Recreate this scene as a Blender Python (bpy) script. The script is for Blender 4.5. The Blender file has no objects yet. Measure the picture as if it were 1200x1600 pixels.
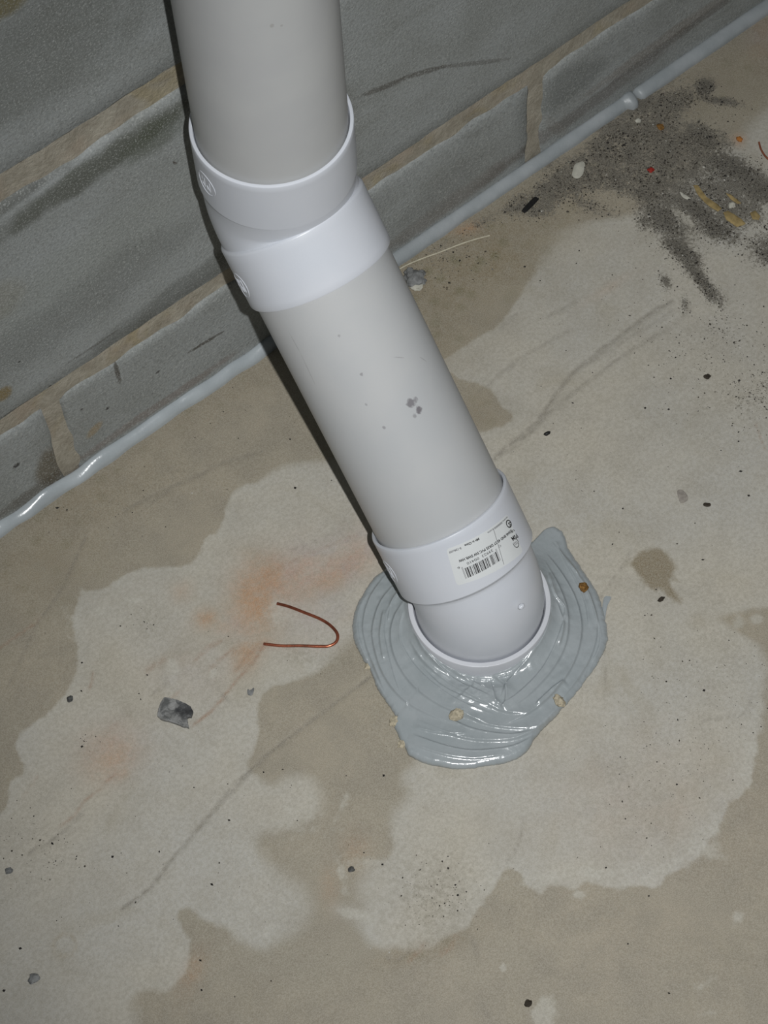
import bpy, bmesh, math, random
import numpy as np
from mathutils import Vector, Matrix, noise

# ------------------------------------------------------------------ camera
C = bpy.context.scene.collection
scn = bpy.context.scene
CAM = np.array([-0.452321, -0.716795, 1.255046])
CR = np.array([0.77887, -0.626155, -0.035925])
CU = np.array([0.563767, 0.673867, 0.477566])
CW = np.array([0.274822, 0.392215, -0.877861])
FPX = 3346.99
cam_data = bpy.data.cameras.new('camera')
cam_data.sensor_fit = 'VERTICAL'
cam_data.sensor_height = 24.0
cam_data.lens = FPX / 1600 * 24.0
cam_data.clip_start = 0.01
cam = bpy.data.objects.new('camera', cam_data)
cam.matrix_world = Matrix(((CR[0], CU[0], -CW[0], CAM[0]), (CR[1], CU[1], -CW[1], CAM[1]),
                           (CR[2], CU[2], -CW[2], CAM[2]), (0, 0, 0, 1)))
C.objects.link(cam)
scn.camera = cam

# ------------------------------------------------------------------ light: dim basement air and the camera's flash
scn.view_settings.view_transform = 'Standard'
scn.view_settings.look = 'None'
scn.view_settings.gamma = 1.0
scn.view_settings.use_curve_mapping = False
scn.view_settings.exposure = 0.0
world = bpy.data.worlds.new('basement_air')
world.use_nodes = True
world.node_tree.nodes['Background'].inputs[0].default_value = (0.85, 0.93, 1.0, 1)
world.node_tree.nodes['Background'].inputs[1].default_value = 0.035
scn.world = world
fl = bpy.data.lights.new('camera_flash', 'SPOT')
fl.energy = 61.0
fl.color = (0.985, 0.995, 1.0)
fl.spot_size = math.radians(55)
fl.spot_blend = 1.0
fl.shadow_soft_size = 0.006
flo = bpy.data.objects.new('camera_flash', fl)
flo.location = Vector(CAM + CR * 0.054 + CU * 0.016)
aim = Vector((0.02, -0.25, 0.0)) - flo.location
flo.rotation_euler = aim.to_track_quat('-Z', 'Y').to_euler()
C.objects.link(flo)


# ------------------------------------------------------------------ measuring helpers (camera calibration -> real places)
def ray(px, py):
    return CW + (px - 600) / FPX * CR - (py - 800) / FPX * CU


def on_floor(px, py, z=0.0):
    d = ray(px, py)
    return CAM + d * (z - CAM[2]) / d[2]


def fl2(pts):
    return [tuple(on_floor(a, b)[:2]) for a, b in pts]


def on_wall(px, py):
    d = ray(px, py)
    return CAM + d * (0 - CAM[1]) / d[1]


# ------------------------------------------------------------------ mesh helpers
def link(name, me, mats, parent=None):
    o = bpy.data.objects.new(name, me)
    C.objects.link(o)
    if not isinstance(mats, (list, tuple)):
        mats = [mats]
    if len(me.materials) == 0:
        for m in mats:
            me.materials.append(m)
    if parent:
        o.parent = parent
    return o


def mesh(name, verts, faces, smooth=True, sharp=None):
    me = bpy.data.meshes.new(name)
    me.from_pydata([tuple(map(float, v)) for v in verts], [], [tuple(map(int, f)) for f in faces])
    me.update()
    if smooth:
        me.polygons.foreach_set('use_smooth', [True] * len(me.polygons))
        if sharp is not None:
            me.set_sharp_from_angle(angle=math.radians(sharp))
    return me


def recalc(me):
    bm = bmesh.new()
    bm.from_mesh(me)
    bmesh.ops.recalc_face_normals(bm, faces=bm.faces)
    bm.to_mesh(me)
    bm.free()


def frame(n):
    n = Vector(n).normalized()
    u = Vector((1, 0, 0))
    u = (u - n * u.dot(n)).normalized()
    return u, n.cross(u), n


def lathe(stations, seg=128, close=False):
    """stations: (centre, axis direction, radius); closes into a loop when close=True (hollow parts)"""
    vs, fs = [], []
    for c, n, r in stations:
        u, v, _ = frame(n)
        for k in range(seg):
            a = 2 * math.pi * k / seg
            vs.append(Vector(c) + u * (r * math.cos(a)) + v * (r * math.sin(a)))
    m = len(stations)
    for i in range(m if close else m - 1):
        j = (i + 1) % m
        for k in range(seg):
            l = (k + 1) % seg
            fs.append((i * seg + k, i * seg + l, j * seg + l, j * seg + k))
    return vs, fs


def tag(o, label, cat=None, group=None, kind=None):
    if label:
        o['label'] = label
    if cat:
        o['category'] = cat
    if group:
        o['group'] = group
    if kind:
        o['kind'] = kind
    return o


def empty(name, loc):
    o = bpy.data.objects.new(name, None)
    o.location = loc
    o.empty_display_size = 0.02
    C.objects.link(o)
    return o


def put(o, parent):
    """parent an object whose mesh is in world coordinates under a thing at its base"""
    o.parent = parent
    m = Vector((0, 0, 0))
    p = parent
    while p:
        m += p.location
        p = p.parent
    o.location = -m
    return o


# ------------------------------------------------------------------ node helpers
class NT:
    def __init__(s, name, rough=0.6, spec=0.4):
        s.m = bpy.data.materials.new(name)
        s.m.use_nodes = True
        s.t = s.m.node_tree
        s.b = s.t.nodes['Principled BSDF']
        s.b.inputs['Roughness'].default_value = rough
        s.b.inputs['Specular IOR Level'].default_value = spec
        s._pos = None

    def new(s, k):
        return s.t.nodes.new(k)

    def put(s, sock, v):
        if hasattr(v, 'is_linked') or hasattr(v, 'links'):
            s.t.links.new(v, sock)
        else:
            sock.default_value = v

    @property
    def pos(s):
        if s._pos is None:
            s._pos = s.new('ShaderNodeNewGeometry').outputs['Position']
        return s._pos

    def math(s, op, a, b=0.0, c=0.0, clamp=False):
        n = s.new('ShaderNodeMath')
        n.operation = op
        n.use_clamp = clamp
        s.put(n.inputs[0], a)
        s.put(n.inputs[1], b)
        s.put(n.inputs[2], c)
        return n.outputs[0]

    def vmath(s, op, a, b=(0, 0, 0)):
        n = s.new('ShaderNodeVectorMath')
        n.operation = op
        s.put(n.inputs[0], a)
        s.put(n.inputs[1], b)
        return n.outputs['Value'] if op in ('DOT_PRODUCT', 'LENGTH') else n.outputs[0]

    def noise(s, scale, detail=3, rough=0.55, vec=None, dist=0.0, out='Fac'):
        n = s.new('ShaderNodeTexNoise')
        s.put(n.inputs['Vector'], vec if vec is not None else s.pos)
        n.inputs['Scale'].default_value = scale
        n.inputs['Detail'].default_value = detail
        n.inputs['Roughness'].default_value = rough
        n.inputs['Distortion'].default_value = dist
        return n.outputs[out]

    def voro(s, scale, feature='F1', out='Distance', vec=None, rnd=1.0):
        n = s.new('ShaderNodeTexVoronoi')
        n.feature = feature
        s.put(n.inputs['Vector'], vec if vec is not None else s.pos)
        n.inputs['Scale'].default_value = scale
        n.inputs['Randomness'].default_value = rnd
        return n.outputs[out]

    def step(s, v, lo, hi, a=0.0, b=1.0):
        n = s.new('ShaderNodeMapRange')
        n.interpolation_type = 'SMOOTHSTEP'
        s.put(n.inputs['Value'], v)
        n.inputs['From Min'].default_value = lo
        n.inputs['From Max'].default_value = hi
        n.inputs['To Min'].default_value = a
        n.inputs['To Max'].default_value = b
        return n.outputs['Result']

    def mix(s, f, a, b, mode='MIX'):
        n = s.new('ShaderNodeMix')
        n.data_type = 'RGBA'
        n.blend_type = mode
        s.put(n.inputs[0], f)
        s.put(n.inputs[6], a)
        s.put(n.inputs[7], b)
        return n.outputs[2]

    def attr(s, name):
        n = s.new('ShaderNodeAttribute')
        n.attribute_name = name
        return n.outputs['Fac']

    def blob(s, c, ax, r, warp=0.0, wscale=60):
        """soft ellipse mask around c; ax = list of 3 unit vectors, r = radii; 1 inside, 0 at radius"""
        d = s.vmath('SUBTRACT', s.pos, tuple(c))
        tot = None
        for a, q in zip(ax, r):
            k = s.math('MULTIPLY', s.vmath('DOT_PRODUCT', d, tuple(a)), 1.0 / q)
            k = s.math('MULTIPLY', k, k)
            tot = k if tot is None else s.math('ADD', tot, k)
        if warp:
            tot = s.math('ADD', tot, s.math('MULTIPLY', s.math('SUBTRACT', s.noise(wscale, 3), 0.5), warp))
        return s.step(tot, 0.15, 1.0, 1.0, 0.0)

    def bump(s, h, dist, strength=1.0, prev=None):
        n = s.new('ShaderNodeBump')
        n.inputs['Strength'].default_value = strength
        n.inputs['Distance'].default_value = dist
        s.put(n.inputs['Height'], h)
        if prev is not None:
            s.put(n.inputs['Normal'], prev)
        return n.outputs[0]

    def done(s, col, normal=None, rough=None):
        s.put(s.b.inputs['Base Color'], col)
        if normal is not None:
            s.put(s.b.inputs['Normal'], normal)
        if rough is not None:
            s.put(s.b.inputs['Roughness'], rough)
        return s.m


def rgb(r, g, b):
    f = lambda x: ((x / 255 + 0.055) / 1.055) ** 2.4 if x > 10 else x / 255 / 12.92
    return (f(r), f(g), f(b), 1)


def plain(name, c, rough=0.6, spec=0.4, var=0.25, scale=300, bump=0.0002, metal=0.0):
    n = NT(name, rough, spec)
    n.b.inputs['Metallic'].default_value = metal
    f = n.noise(scale, 3)
    dark = tuple(x * (1 - var) for x in c[:3]) + (1,)
    lite = tuple(min(1, x * (1 + var)) for x in c[:3]) + (1,)
    return n.done(n.mix(n.step(f, 0.3, 0.7), dark, lite), n.bump(f, bump))


# ------------------------------------------------------------------ floor: fields of real stains measured on the slab
def seg_dist(P, a, b):
    ab = b - a
    t = np.clip(((P - a) @ ab) / (ab @ ab + 1e-12), 0, 1)
    return np.hypot(*(P - a - t[:, None] * ab).T)


def line_dist(P, pts):
    d = np.full(len(P), 9.0)
    for i in range(len(pts) - 1):
        d = np.minimum(d, seg_dist(P, np.array(pts[i]), np.array(pts[i + 1])))
    return d


def poly_sd(P, pts):
    d = line_dist(P, pts + [pts[0]])
    ins = np.zeros(len(P), bool)
    n = len(pts)
    for i in range(n):
        x1, y1 = pts[i]
        x2, y2 = pts[(i + 1) % n]
        if y1 == y2:
            continue
        c = ((y1 > P[:, 1]) != (y2 > P[:, 1])) & (P[:, 0] < (x2 - x1) * (P[:, 1] - y1) / (y2 - y1) + x1)
        ins ^= c
    return np.where(ins, d, -d)          # positive inside


def smooth_poly(pts, n=3):
    pts = [np.array(p, float) for p in pts]
    out = []
    m = len(pts)
    for i in range(m):
        p0, p1, p2, p3 = pts[i - 1], pts[i], pts[(i + 1) % m], pts[(i + 2) % m]
        for k in range(n):
            t = k / n
            out.append(tuple(0.5 * ((2 * p1) + (p2 - p0) * t + (2 * p0 - 5 * p1 + 4 * p2 - p3) * t * t
                                    + (3 * p1 - p0 - 3 * p2 + p3) * t ** 3)))
    return out


def smooth_line(pts, n=4):
    pts = [np.array(p, float) for p in pts]
    out = []
    for i in range(len(pts) - 1):
        p0, p1, p2 = pts[max(i - 1, 0)], pts[i], pts[i + 1]
        p3 = pts[min(i + 2, len(pts) - 1)]
        for k in range(n):
            t = k / n
            out.append(tuple(0.5 * ((2 * p1) + (p2 - p0) * t + (2 * p0 - 5 * p1 + 4 * p2 - p3) * t * t
                                    + (3 * p1 - p0 - 3 * p2 + p3) * t ** 3)))
    out.append(tuple(pts[-1]))
    return out


xs = np.concatenate([[-1.6, -1.2, -0.9, -0.7, -0.58], np.arange(-0.50, 0.4801, 0.002), [0.56, 0.7, 0.9, 1.2, 1.6]])
ys = np.concatenate([[-1.7, -1.3, -1.0, -0.8, -0.66], np.arange(-0.60, 0.0201, 0.002)])
NX, NY = len(xs), len(ys)
GX, GY = np.meshgrid(xs, ys)
P = np.stack([GX.ravel(), GY.ravel()], 1)

dry_left = [(545, 724), (500, 722), (440, 730), (405, 752), (375, 762), (357, 780), (346, 822), (320, 843), (313, 864),
            (294, 881), (256, 886), (217, 888), (189, 902), (161, 920), (133, 923), (119, 944), (114, 983), (121, 1018),
            (115, 1063), (80, 1109), (45, 1136), (28, 1151), (26, 1172), (37, 1193), (35, 1209), (17, 1222),
            (13, 1250), (0, 1272), (-60, 1310), (-110, 1700), (60, 1720), (190, 1690), (212, 1610), (205, 1570),
            (214, 1552), (233, 1545), (257, 1547), (280, 1531), (294, 1508), (295, 1477), (287, 1452), (276, 1434),
            (283, 1420), (296, 1419), (322, 1438), (353, 1450), (378, 1470), (408, 1482), (430, 1470), (462, 1450),
            (476, 1420), (470, 1395), (440, 1370), (408, 1340), (398, 1318), (408, 1300), (440, 1294), (478, 1282),
            (499, 1260), (496, 1230), (478, 1214), (452, 1212), (428, 1226), (398, 1212), (386, 1192), (399, 1168),
            (404, 1140), (401, 1110), (414, 1082), (432, 1070), (460, 1064), (490, 1052), (515, 1030), (535, 1004),
            (600, 960), (640, 900), (590, 760)]
dry_right = [(858, 390), (842, 417), (822, 447), (800, 480), (779, 508), (746, 526), (715, 548), (690, 568), (640, 640),
             (690, 900), (700, 1100), (655, 1185), (632, 1213), (641, 1240), (617, 1270), (611, 1300), (616, 1318),
             (608, 1338), (580, 1357), (562, 1385), (566, 1420), (530, 1420), (556, 1436), (567, 1457), (580, 1474),
             (597, 1482), (620, 1478), (645, 1487), (676, 1481), (700, 1462), (728, 1452), (742, 1425), (765, 1398),
             (783, 1366), (797, 1357), (815, 1364), (822, 1380), (843, 1396), (860, 1384), (895, 1388), (920, 1379),
             (960, 1388), (1000, 1382), (1030, 1386), (1042, 1368), (1058, 1361), (1082, 1347), (1103, 1322),
             (1122, 1293), (1133, 1270), (1140, 1253), (1162, 1240), (1176, 1210), (1181, 1167), (1187, 1140),
             (1190, 1094), (1199, 1045), (1190, 1019), (1181, 1006), (1162, 992), (1131, 973), (1128, 964),
             (1150, 957), (1200, 948), (1270, 960), (1340, 900), (1420, 760), (1390, 620), (1430, 480), (1350, 330), (1370, 180), (1300, 100), (1230, 140), (1130, 240), (1000, 330),
             (930, 345), (885, 362)]
damp_bit = [(700, 585), (720, 593), (745, 598), (765, 606), (776, 622), (788, 638), (802, 646), (797, 658), (775, 668),
            (745, 674), (700, 668)]
sd = np.maximum(poly_sd(P, smooth_poly(fl2(dry_left))), poly_sd(P, smooth_poly(fl2(dry_right))))
sd = np.minimum(sd, -poly_sd(P, smooth_poly(fl2(damp_bit))))


def gauss(lst):
    """(px, py, rx, ry, angle, strength): soft spots, sizes in mm on the slab"""
    o = np.zeros(len(P))
    for px, py, rx, ry, an, st in lst:
        c = on_floor(px, py)[:2]
        ca, sa = math.cos(math.radians(an)), math.sin(math.radians(an))
        # local axes follow the view so that the angle reads as on the photograph
        ex = np.array([CR[0], CR[1]]) / math.hypot(CR[0], CR[1])
        ey = np.array([-ex[1], ex[0]])
        d = P - c
        a = d @ (ex * ca + ey * sa)
        b = d @ (ey * ca - ex * sa)
        o = np.maximum(o, st * np.exp(-((a / (rx / 1000)) ** 2 + (b / (ry / 1000)) ** 2)))
    return o


def lines(lst):
    o = np.zeros(len(P))
    for pts, w, st in lst:
        q = smooth_line(fl2(pts), 3)
        d = line_dist(P, q)
        o = np.maximum(o, st * np.exp(-(d / (w / 1000)) ** 2))
    return o


F = {}
F['dry'] = sd
F['brown'] = gauss([(700, 430, 55, 42, 30, 0.9), (760, 400, 45, 35, 30, 1.0), (680, 520, 35, 40, 0, .6), (650, 360, 30, 18, 35, .8),
                    (250, 650, 90, 22, 33, .5), (120, 780, 55, 28, 33, .6), (60, 880, 45, 35, 30, .55), (360, 600, 50, 20, 33, .4),
                    (750, 640, 22, 16, 0, .5), (830, 330, 60, 25, 35, .6), (1150, 120, 60, 30, 33, .35),
                    (640, 1490, 22, 6, 15, .6), (700, 1475, 16, 6, 25, .6), (1025, 1250, 40, 30, 0, .15)])
F['rust'] = gauss([(398, 935, 16, 26, 0, .95), (425, 905, 18, 16, 20, .8), (405, 965, 10, 14, 0, .6), (322, 966, 8, 7, 0, .7), (352, 978, 10, 6, 0, .35),
                   (385, 1022, 9, 12, -30, .75), (400, 1008, 12, 4, 10, .6), (175, 1180, 18, 15, 40, .5), (190, 1205, 10, 6, 40, .4),
                   (520, 900, 30, 8, 35, .45), (730, 357, 9, 5, 20, .75), (700, 360, 6, 4, 0, .4), (285, 925, 8, 8, 0, .3),
                   (1032, 200, 4, 5, 0, .6), (1155, 218, 5, 6, 0, .7), (555, 1330, 9, 12, 0, .25), (300, 1520, 6, 14, -20, .35),
                   (515, 1385, 6, 14, 0, .25), (950, 450, 20, 4, 35, .2)])
F['pink'] = gauss([(470, 890, 30, 20, 30, .8), (530, 880, 38, 20, 35, .75), (560, 860, 25, 14, 35, .6), (455, 915, 20, 14, 0, .6),
                   (500, 960, 30, 16, 30, .35), (1000, 1250, 60, 45, 0, .2), (170, 1170, 22, 20, 0, .3), (300, 1040, 30, 24, 0, .2),
                   (1190, 60, 12, 18, 0, .5), (370, 975, 12, 10, 0, .45), (640, 350, 10, 5, 30, .4)])
F['pale'] = gauss([(850, 1583, 6.5, 8.5, -20, 1.6), (1112, 1331, 8, 9, 0, .7), (658, 935, 8, 12, 0, 0), (437, 955, 10, 12, 0, .8),
                   (115, 950, 10, 22, 0, .35), (100, 945, 30, 26, 0, .0), (1190, 1100, 4, 30, 0, .5), (1100, 1310, 9, 22, -38, .6),
                   (1170, 1200, 6, 26, -15, .5), (905, 1365, 60, 7, 3, .55), (1030, 1360, 30, 7, 25, .45), (750, 1380, 14, 26, -35, .4),
                   (1155, 971, 5, 5, 0, .9), (1183, 967, 5, 4, 0, .9), (560, 1430, 14, 4, -15, .8), (535, 1370, 5, 18, 10, .5),
                   (562, 1348, 14, 5, 10, .6), (785, 1512, 2.5, 2.5, 0, 1.2), (906, 1398, 4, 3, 0, .9), (1154, 1432, 4, 5, 0, .8), (268, 1040, 5, 8, 0, .8),
                   (335, 1052, 5, 4, 0, .8), (212, 937, 7, 4, 0, .8), (155, 953, 5, 3, 0, .7), (538, 1256, 3, 7, -20, .7), (1095, 1540, 14, 4, 25, .4),
                   (1108, 1582, 9, 3, 10, .5), (470, 1270, 25, 18, 0, .4), (400, 1440, 25, 18, 0, .4), (260, 1500, 26, 18, 0, .3),
                   (480, 1300, 30, 5, 20, .4), (900, 860, 60, 60, 0, .15), (95, 1175, 40, 60, 0, .2)])
F['grime'] = gauss([(675, 1400, 30, 30, 0, .55), (1010, 1230, 45, 35, 0, .22), (1120, 1040, 45, 50, 0, .2), (1130, 620, 60, 40, 0, .25),
                    (235, 975, 14, 12, 0, .3), (30, 1330, 50, 40, 0, .15), (845, 700, 8, 14, 0, 0), (950, 430, 40, 24, 0, .12),
                    (170, 780, 30, 8, 33, .35), (270, 745, 30, 8, 28, .4), (540, 1033, 14, 5, 12, .4), (470, 1025, 16, 5, -8, .5), (54, 1530, 6, 6, 0, .2)])
dirt_area = [(640, 400), (690, 370), (745, 330), (800, 296), (858, 250), (905, 212), (935, 172), (985, 140), (1090, 120), (1112, 148),
             (1145, 162), (1085, 178), (1130, 235), (1200, 285), (1215, 350), (1165, 375), (1118, 368), (1075, 340),
             (1085, 400), (1118, 468), (1100, 470), (1060, 425), (1015, 375), (985, 325), (940, 312), (890, 330), (850, 352), (790, 350), (740, 372), (680, 400)]
g = np.clip(poly_sd(P, smooth_poly(fl2(dirt_area))) / 0.014, 0, 1) * 0.62
strips = gauss([(1095, 215, 30, 14, -42, .8), (1150, 265, 38, 13, -38, .95), (1190, 300, 26, 14, -36, .95), (1000, 160, 34, 12, 38, .75),
                (950, 190, 20, 9, 30, .7), (1100, 138, 9, 12, -10, .95), (1120, 157, 22, 5, -14, .8), (1040, 345, 14, 30, 35, .9),
                (1065, 390, 9, 24, 35, .95), (1095, 435, 5.5, 26, 32, .95), (1110, 465, 3.5, 8, 30, .7), (1090, 330, 30, 10, -40, .95), (1120, 358, 22, 10, -30, .9),
                (1050, 290, 26, 12, -30, .7), (1195, 390, 16, 18, 0, .7), (1010, 345, 9, 10, 0, .7), (870, 300, 26, 12, 0, .5), (920, 320, 26, 9, -30, .5),
                (850, 260, 22, 14, 30, .45), (1040, 440, 4, 9, 20, .7), (1070, 475, 3, 8, 0, .7), (1060, 90, 8, 3, -20, .6), (1078, 93, 5, 4, -40, .6),
                (700, 400, 30, 20, 30, .2), (1030, 230, 40, 40, 0, .45), (960, 270, 30, 26, 0, .3), (1130, 530, 50, 30, 0, .15), (1190, 620, 30, 20, 0, .3)])
F['grit'] = np.clip(np.maximum(g, strips), 0, 1)
oil = [(988, 882), (996, 866), (1010, 858), (1026, 856), (1040, 864), (1050, 874), (1056, 886), (1052, 896), (1062, 908), (1048, 904), (1046, 914),
       (1060, 930), (1065, 940), (1054, 940), (1042, 930), (1032, 919), (1022, 922), (1012, 917), (1004, 904), (996, 896)]
F['soft'] = gauss([(480, 1400, 40, 50, 0, 1), (440, 1330, 30, 30, 0, .7), (500, 1250, 25, 30, 0, .7), (450, 1220, 25, 12, 0, .5), (530, 1010, 25, 15, 0, .8), (870, 380, 40, 20, 0, 1),
                   (640, 1240, 30, 30, 0, .6), (1195, 1060, 15, 30, 0, .5), (1150, 970, 30, 8, 0, .3), (540, 730, 60, 10, 0, .6), (200, 1600, 30, 20, 0, .6), (1150, 300, 80, 140, 0, 1), (560, 1400, 20, 30, 0, .7)])
F['oil'] = poly_sd(P, smooth_poly(fl2(oil)))
F['oil2'] = gauss([(1090, 970, 6, 5, 0, .5), (1130, 965, 8, 5, 0, .3), (990, 880, 7, 3, 0, .4)])
F['crack'] = lines([
    ([(590, 1052), (555, 1073), (515, 1103), (470, 1137), (430, 1168), (395, 1200), (362, 1230), (340, 1258), (305, 1300), (270, 1340), (235, 1385), (190, 1420)], 1.1, .75),
    ([(395, 1200), (340, 1258), (300, 1305)], 1.6, .55),
    ([(772, 716), (800, 690), (835, 662), (858, 632), (880, 600), (905, 573), (940, 545), (985, 512), (1030, 480), (1050, 470)], 1.6, .7),
    ([(780, 712), (808, 694), (850, 655)], 1.0, .7), ([(850, 650), (905, 606), (960, 565), (1005, 535), (1040, 515), (1072, 490), (1078, 472)], 1.3, .5),
    ([(905, 573), (930, 562), (985, 525), (1030, 500), (1050, 485)], 1.2, .4),
    ([(748, 612), (775, 590), (800, 568), (850, 538), (890, 515)], 1.2, .4), ([(850, 495), (880, 482), (900, 470)], 1.0, .55), ([(780, 512), (810, 488)], 0.8, .6),
    ([(134, 838), (112, 885), (90, 930), (62, 966)], 1.0, .6), ([(62, 966), (45, 1000), (25, 1045), (12, 1072)], 0.8, .45),
    ([(195, 797), (230, 778), (262, 762), (310, 742)], 1.5, .55), ([(310, 742), (350, 722), (410, 705)], 1.2, .5),
    ([(935, 940), (955, 908), (975, 880), (985, 862)], 0.6, .5), ([(945, 990), (946, 1060), (944, 1110)], 0.5, .5),
    ([(130, 1270), (110, 1288), (92, 1305), (45, 1332)], 0.8, .6), ([(320, 1060), (340, 1078), (362, 1100)], .7, .4), ([(262, 1064), (240, 1083)], 1.0, .5),
    ([(818, 1275), (815, 1300), (805, 1330), (793, 1345)], .7, .4), ([(735, 1460), (742, 1480), (748, 1500)], 1.5, .35),
    ([(755, 1570), (770, 1600)], 1.3, .3), ([(1105, 1355), (1130, 1125)], .01, .0), ([(1100, 1124), (1140, 1120), (1165, 1112), (1175, 1085)], 1.0, .35),
    ([(640, 1485), (622, 1500), (604, 1496)], 1.2, .5), ([(600, 470), (596, 480)], .5, 0), ([(940, 800), (950, 790)], .5, 0),
    ([(330, 600), (335, 620)], .01, 0), ([(1133, 100), (1190, 60)], .5, 0), ([(700, 620), (830, 560)], .8, .25),
    ([(235, 785), (275, 760)], 1.2, .4), ([(580, 870), (610, 850)], .8, .5), ([(455, 860), (520, 835)], .6, .35), ([(430, 745), (440, 700)], .01, 0)])
F['rustline'] = lines([
    ([(414, 1006), (395, 1035), (370, 1062), (342, 1098), (318, 1120), (300, 1131)], 1.0, .9), ([(368, 1048), (392, 1020), (414, 1005)], 1.5, .6),
    ([(305, 1030), (325, 1012), (345, 1000)], 1.3, .7), ([(328, 1045), (350, 1025), (372, 1012)], 1.3, .6), ([(232, 1047), (255, 1030)], 2.2, .45),
    ([(180, 1208), (160, 1228), (132, 1252), (118, 1272), (95, 1292)], 0.9, .7), ([(162, 1148), (185, 1130)], 1.0, .6), ([(265, 1095), (280, 1082)], 1.2, .5),
    ([(145, 1050), (144, 1065), (138, 1078)], .8, .7), ([(0, 1012), (30, 992), (62, 966)], .9, .7), ([(35, 1245), (58, 1215)], .8, .4),
    ([(415, 900), (470, 870), (560, 835)], 1.0, .3), ([(1180, 660), (1196, 705)], .6, .5), ([(760, 600), (860, 690)], .01, 0),
    ([(910, 300), (935, 340), (925, 350)], .01, 0), ([(640, 1500), (655, 1485), (665, 1475)], 1.3, .6), ([(690, 1490), (705, 1478), (712, 1465)], 1.3, .6)])
ring_c = on_floor(101, 1477)[:2]
F['ring'] = np.exp(-((np.hypot(*(P - ring_c).T) - 0.0068) / 0.0009) ** 2)
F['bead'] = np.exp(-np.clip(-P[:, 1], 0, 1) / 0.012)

H = np.zeros(len(P))
for i, (x, y) in enumerate(P):
    if -0.55 < x < 0.5 and y > -0.62:
        H[i] = 0.0006 * noise.noise(Vector((x * 18, y * 18, 3))) - 0.0004
H -= 0.0007 * F['crack'] * (F['crack'] > .3)
H += 0.0006 * F['grit'] * np.random.default_rng(3).random(len(P))
V = np.column_stack([P, H])
idx = np.arange(NX * NY).reshape(NY, NX)
top_faces = np.stack([idx[:-1, :-1].ravel(), idx[:-1, 1:].ravel(), idx[1:, 1:].ravel(), idx[1:, :-1].ravel()], 1)
# the slab is solid: sides and underside 10 cm below
border = list(idx[0, :]) + list(idx[1:, -1]) + list(idx[-1, -2::-1]) + list(idx[-2:0:-1, 0])
nb = len(border)
base0 = len(V)
V = np.vstack([V, np.column_stack([P[border], np.full(nb, -0.10)])])
faces = [tuple(f) for f in top_faces]
for k in range(nb):
    l = (k + 1) % nb
    faces.append((border[l], border[k], base0 + k, base0 + l))
faces.append(tuple(base0 + k for k in range(nb - 1, -1, -1)))
fme = mesh('floor', V, faces, smooth=True, sharp=50)
for k, a in F.items():
    at = fme.attributes.new(k, 'FLOAT', 'POINT')
    at.data.foreach_set('value', np.concatenate([a, np.full(nb, -1.0 if k in ('dry', 'oil') else 0.0)]).astype(np.float32))

m = NT('stained_concrete', 0.62, 0.35)
n_big = m.noise(9, 4)
n_mid = m.noise(38, 5, .6)
n_fin = m.noise(420, 4, .7)
n_grn = m.noise(1500, 2, .6)
n_edge = m.math('SUBTRACT', m.noise(130, 4, .6), 0.5)
damp = m.mix(m.step(n_big, .3, .7), rgb(154, 144, 126), rgb(145, 138, 122))
damp = m.mix(m.step(n_mid, .35, .7), damp, rgb(138, 130, 115))
dry = m.mix(m.step(n_big, .3, .7), rgb(180, 174, 160), rgb(174, 172, 165))
dry = m.mix(m.math('MULTIPLY', m.step(n_mid, .4, .75), .6), dry, rgb(158, 153, 142))
dryf = m.step(m.math('DIVIDE', m.math('ADD', m.attr('dry'), m.math('MULTIPLY', n_edge, 0.006)), m.math('MULTIPLY_ADD', m.attr('soft'), .010, .0016)), -1.0, 1.0)
rim = m.math('MULTIPLY', m.step(m.attr('dry'), 0.012, 0.001, 0, 1), dryf)
col = m.mix(dryf, damp, dry)
col = m.mix(m.math('MULTIPLY', rim, .25), col, rgb(176, 175, 168))
wide = m.noise(16, 3, .5, dist=1.0)
col = m.mix(m.math('MULTIPLY', m.step(wide, .55, .75), .35), col, rgb(150, 141, 120))
br = m.math('MULTIPLY', m.attr('brown'), m.step(m.noise(70, 4, .65), .25, .65, .35, 1))
col = m.mix(m.math('MULTIPLY', br, .8), col, rgb(122, 106, 76))
olive = m.math('MULTIPLY', m.math('MULTIPLY', m.attr('brown'), m.step(m.voro(75), .45, .12)), .65)
col = m.mix(olive, col, rgb(98, 92, 56))
pk = m.math('MULTIPLY', m.attr('pink'), m.step(m.noise(90, 4, .6), .25, .7, .3, 1))
col = m.mix(m.math('MULTIPLY', pk, .75), col, m.mix(m.step(m.noise(45, 2), .42, .6), rgb(176, 130, 112), rgb(160, 140, 142)))
ru = m.math('MULTIPLY', m.attr('rust'), m.step(m.noise(110, 4, .6), .2, .65, .45, 1))
col = m.mix(m.math('MULTIPLY', ru, .85), col, rgb(174, 119, 64))
col = m.mix(m.math('MULTIPLY', m.attr('rustline'), m.step(m.noise(200, 3, .6), .3, .6, .2, .85)), col, rgb(138, 98, 72))
pa = m.math('MULTIPLY', m.step(m.math('ADD', m.attr('pale'), m.math('MULTIPLY', n_edge, 1.5)), .2, .8), .55)
col = m.mix(pa, col, rgb(190, 188, 178))
gm = m.math('MULTIPLY', m.attr('grime'), m.step(m.noise(260, 4, .75), .4, .62))
col = m.mix(gm, col, rgb(118, 113, 98))
cr = m.math('MULTIPLY', m.attr('crack'), m.step(m.noise(190, 4, .75), .3, .58, .12, 1.0))
col = m.mix(cr, col, rgb(100, 94, 86))
oil_f = m.step(m.math('ADD', m.attr('oil'), m.math('MULTIPLY', n_edge, .007)), -.0022, .0022)
col = m.mix(m.math('MULTIPLY', oil_f, .85), col, rgb(112, 97, 68))
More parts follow.
